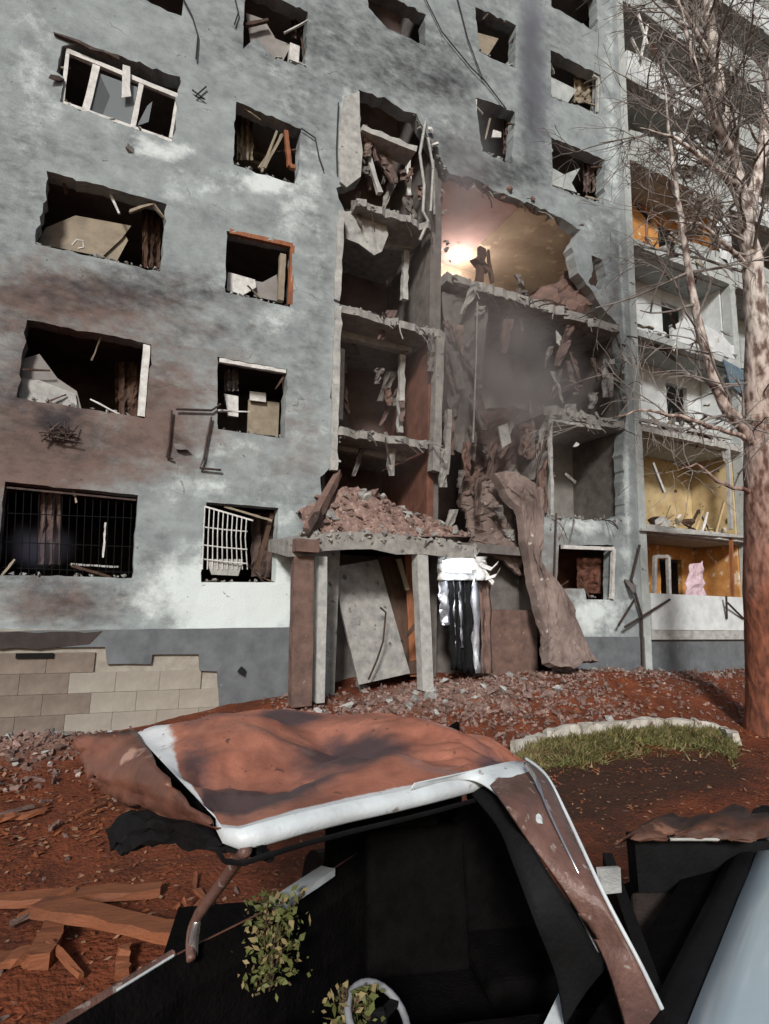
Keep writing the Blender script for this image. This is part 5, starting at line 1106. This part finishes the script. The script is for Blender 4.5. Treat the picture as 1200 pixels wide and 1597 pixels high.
# torn flap at the far-left corner of the roof
fl = [[(100, 1152, 1.40), (150, 1146, 1.44), (212, 1139, 1.465)], [(124, 1172, 1.34), (170, 1176, 1.38), (240, 1186, 1.46)], [(132, 1205, 1.28), (190, 1215, 1.34), (272, 1228, 1.47)], [(160, 1240, 1.22), (222, 1250, 1.32), (312, 1268, 1.475)], [(235, 1272, 1.25), (290, 1286, 1.36), (352, 1297, 1.48)]]
P = [[zp(*q) for q in row] for row in fl]
PP = []
for i in range(17):
    t = i/16*4; a = min(int(t), 3); f = t-a; row = []
    for j in range(13):
        s = j/12*2; b = min(int(s), 1); g = s-b
        p = P[a][b].lerp(P[a][b+1], g).lerp(P[a+1][b].lerp(P[a+1][b+1], g), f); p = p+Vector((.02*fbm(i*.5, j*.5, 3), .03*fbm(i*.4, j*.4, 6), .035*fbm(i*.45, j*.45, 2)*(1-j/12)))
        row.append(p)
    PP.append(row)
MB().sheet(PP, .006).build('torn_side_panel', 'car_brown', C1, True)
bs = [[(172, 1290, 1.16), (205, 1262, 1.26), (260, 1272, 1.33), (320, 1290, 1.42), (400, 1308, 1.46)], [(180, 1318, 1.12), (215, 1300, 1.2), (270, 1292, 1.28), (330, 1312, 1.38), (420, 1322, 1.43)], [(200, 1332, 1.1), (235, 1318, 1.15), (280, 1314, 1.25), (330, 1322, 1.36), (430, 1330, 1.42)]]
P = []
for i in range(9):
    t = i/8*2; a = min(int(t), 1); f = t-a; row = []
    for j in range(17):
        q = j/16*4; b = min(int(q), 3); g = q-b; p = zp(*bs[a][b]).lerp(zp(*bs[a][b+1]), g).lerp(zp(*bs[a+1][b]).lerp(zp(*bs[a+1][b+1]), g), f)
        row.append(p+Vector((0, .04*fbm(i*.6, j*.5, 5), .03*fbm(i*.6, j*.6, 2))))
    P.append(row)
MB().sheet(P, .02).build('black_under_sheet', 'black', C1)  # crumpled black sheet below the torn flap

# leafy branch blown into the wreck, second sprig low in the frame
def sprig(name, label, c, r_, n, hh):
    m = MB(); st = MB(); m3 = MB()
    for _ in range(n):
        t = R.random(); p = c+Vector((R.gauss(0, r_), R.gauss(0, r_*.7), t*hh-hh*.5)); a = Vector((R.gauss(0, 1), R.gauss(0, 1), R.gauss(.3, .7))).normalized(); b = a.cross(Vector((R.gauss(0, 1), R.gauss(0, 1), R.gauss(0, 1)))).normalized(); s = R.uniform(.006, .024)
        (m if R.random() < .7 else m3).add([p, p+a*s+b*s*.5, p+a*s*2, p+a*s-b*s*.5], [(0, 1, 2, 3)])
    for _ in range(7): st.tube([c+Vector((0, 0, -hh*.6)), c+Vector((R.gauss(0, r_*.5), R.gauss(0, r_*.4), 0)), c+Vector((R.gauss(0, r_), R.gauss(0, r_*.7), hh*.5))], .004, 4)
    t = thing(name, label, 'plant', c+Vector((0, 0, -hh*.6))); st.build('stem', 'dark_wood', t); tag(m.build('leaves', 'plant', t, fix=False), kind='stuff'); tag(m3.build('leaves', 'grass_dry', t, fix=False), kind='stuff')
sprig('leafy_branch', 'bushy green leafy branch caught inside the wrecked car', zp(425, 1465, .9), .055, 620, .3)
sprig('leafy_sprig', 'small green sprig beside the steering wheel of the wreck', zp(548, 1585, .9), .04, 260, .16)

# ================================================================== second car, lower right
MT['car_blue'] = pmat('pale_blue_paint', (.50, .61, .66), (.46, .57, .62), 2, .28, .0, spec=.5, spots=(.16, .17, .19), spot_scale=16, spot_at=.74, coat=.5)
MT['car_dark_roof'] = pmat('dark_roof_reflections', (.13, .055, .033), (.03, .018, .014), 5, .6, .3, spots=(.28, .14, .09), spot_scale=6, spot_at=.64)  # brown reflections on the dark roof put into its colour
C2 = thing('second_wrecked_car', 'pale blue bonnet and crushed dark cabin of a second wrecked car at lower right', 'car', (2.4, 1.9, 0))
A = zp(1075, 1597, 1.0); B = zp(1200, 1285, 1.0); dirv = (B-A).normalized(); nrm = Vector((dirv.y, -dirv.x, 0))
A2 = A-dirv*.25; B2 = B+dirv*.35
P = [[A2.lerp(B2, i/16)+nrm*(1.05*j/10)+Vector((0, 0, .035*math.sin(j/10*3.1)-.1*(j/10)**2+.006*fbm(i*.3, j*.4, 2))) for i in range(17)] for j in range(11)]
MB().sheet(P, .012).build('bonnet', 'car_blue', C2, True)
MB().sheet([[A2.lerp(B2, i/12)+nrm*o_+Vector((0, 0, h_)) for i in range(13)] for o_, h_ in ((.004, .002), (-.03, .012), (-.07, .004), (-.12, -.03))], .01).build('windscreen_seal', 'black', C2, True)
MB().prism([A2-nrm*.02+Vector((0, 0, -.03)), B2-nrm*.02+Vector((0, 0, -.03)), B2-nrm*.3+Vector((0, 0, -.12)), A2-nrm*.3+Vector((0, 0, -.12))], (0, 0, -.05)).build('dashboard', 'shaded_black', C2)
h0, h1 = zp(1035, 1312, 1.1), zp(1190, 1310, 1.1)
MB().tube([zp(1045, 1309, 1.1), zp(1178, 1309, 1.1)], .007, 6).build('header_trim', 'conc_light', C2)
MB().sheet([[zp(u+(1200-u)*.12*k+10*fbm(u*.02, k, 4), v+14*fbm(u*.013, k*.6, 3), z)+Vector((0, 0, .04*fbm(u*.012, v*.02, 3))) for u in range(955, 1330, 15)] for k, (v, z) in enumerate(((1307, 1.1), (1297, 1.13), (1284, 1.12), (1272, 1.05)))], .012).build('roof', 'car_dark_roof', C2, True)
MB().prism([zp(990, 1310, 1.06), zp(1200, 1312, 1.06), zp(1200, 1312, 1.06)+Vector((0, 0, -.7)), zp(1000, 1310, 1.06)+Vector((0, 0, -.7))], (.05, .1, 0)).build('rear_bulkhead', 'black', C2)
MB().prism([zp(955, 1330, .9), zp(1075, 1650, .95), zp(1075, 1650, .95)+Vector((0, 0, -.6)), zp(955, 1330, .9)+Vector((0, 0, -.6))], (-.05, .02, 0)).build('side_panel', 'black', C2)
MB().prism([(1.5, .8, .3), (4.2, 1.6, .3), (4, 3.2, .3), (2.0, 3.0, .3)], (0, 0, .05)).build('floor_pan', 'shaded_black', C2)
m = MB(); m.prism([zp(*p) for p in ((985, 1390, .82), (1080, 1386, .82), (1130, 1400, .8), (1105, 1500, .75), (990, 1480, .75))], (.03, .1, -.25)); o = m.build('seat', pmat('scorched_seat', (.045, .032, .026), (.02, .015, .013), 6, .9, .4), C2); b = o.modifiers.new('b', 'BEVEL'); b.width = .02; b.segments = 2
MB().chunk(zp(1090, 1432, .85), (.05, .03, .05)).build('seat_label', 'tan', C2); MB().chunk(zp(1128, 1380, .9), (.03, .02, .03)).build('clip', 'white', C2)
MB().prism([zp(935, 1355, 1.0), zp(968, 1353, 1.0), zp(970, 1392, .95), zp(942, 1395, .95)], (.0, .02, 0)).build('mirror', 'conc_light', C2)
for x, y in ((2.6, .9), (3.9, 1.4)):
    q = [Vector((x-.08, y-.04, .3)), Vector((x+.08, y+.04, .3))]; MB().tube(q, .3, 20).build('wheel', 'black', C2)

# ================================================================== smoke
def smoke(name, label, c, r_, dens, col, seed, nscale=1.2):
    bm = bmesh.new(); bmesh.ops.create_icosphere(bm, subdivisions=3, radius=1); me = bpy.data.meshes.new(name); bm.to_mesh(me); bm.free()
    o = link(name, me); o.location = c; o.scale = r_
    m = bpy.data.materials.new(name); m.use_nodes = True; t = m.node_tree; N = t.nodes; L = t.links; N.remove(N['Principled BSDF'])
    v = N.new('ShaderNodeVolumePrincipled'); v.inputs['Color'].default_value = lin(col); v.inputs['Anisotropy'].default_value = .2
    tc = N.new('ShaderNodeTexCoord'); ln = N.new('ShaderNodeVectorMath'); ln.operation = 'LENGTH'; L.new(tc.outputs['Object'], ln.inputs[0])
    fo = N.new('ShaderNodeMapRange'); fo.interpolation_type = 'SMOOTHSTEP'; fo.inputs[1].default_value = .98; fo.inputs[2].default_value = .1; fo.inputs[3].default_value = 0; fo.inputs[4].default_value = 1; L.new(ln.outputs['Value'], fo.inputs[0])
    mp = N.new('ShaderNodeMapping'); mp.inputs['Location'].default_value = (seed, seed*.7, 0); mp.inputs['Scale'].default_value = (r_[0], r_[1], r_[2]*.7); L.new(tc.outputs['Object'], mp.inputs[0])
    n = N.new('ShaderNodeTexNoise'); n.inputs['Scale'].default_value = nscale; n.inputs['Detail'].default_value = 4; L.new(mp.outputs[0], n.inputs[0])
    rp = N.new('ShaderNodeMapRange'); rp.inputs[1].default_value = .36; rp.inputs[2].default_value = .66; L.new(n.outputs[0], rp.inputs[0])
    a = N.new('ShaderNodeMath'); a.operation = 'MULTIPLY'; L.new(fo.outputs[0], a.inputs[0]); L.new(rp.outputs[0], a.inputs[1])
    b = N.new('ShaderNodeMath'); b.operation = 'MULTIPLY'; L.new(a.outputs[0], b.inputs[0]); b.inputs[1].default_value = dens; L.new(b.outputs[0], v.inputs['Density'])
    L.new(v.outputs[0], N['Material Output'].inputs['Volume']); me.materials.append(m)
    tag(o, label, 'smoke', kind='stuff')
smoke('smoke', 'grey smoke drifting out of the open middle room', wp(800, 580, -.1), (2.9, 1.0, 2.2), 1.9, (.62, .59, .58), 3)
smoke('smoke', 'thin smoke drifting up from the breach past the stair shaft', wp(735, 300, -.5), (1.3, .5, 3.6), .9, (.55, .53, .55), 23, .9)
smoke('smoke', 'thin brownish dust veil hanging in front of the breach', wp(740, 560, -1.3), (3.6, 1.0, 4.6), .34, (.56, .50, .48), 41, .6)
smoke('smoke', 'dark smoke plume rising past the upper windows', wp(834, 110, -.5), (.6, .4, 4.6), 3.2, (.40, .40, .46), 9, .7)
smoke('smoke', 'bluish smoke in the barred window at lower left', wp(60, 850, .35), (.7, .28, .5), 2.2, (.45, .46, .6), 15)
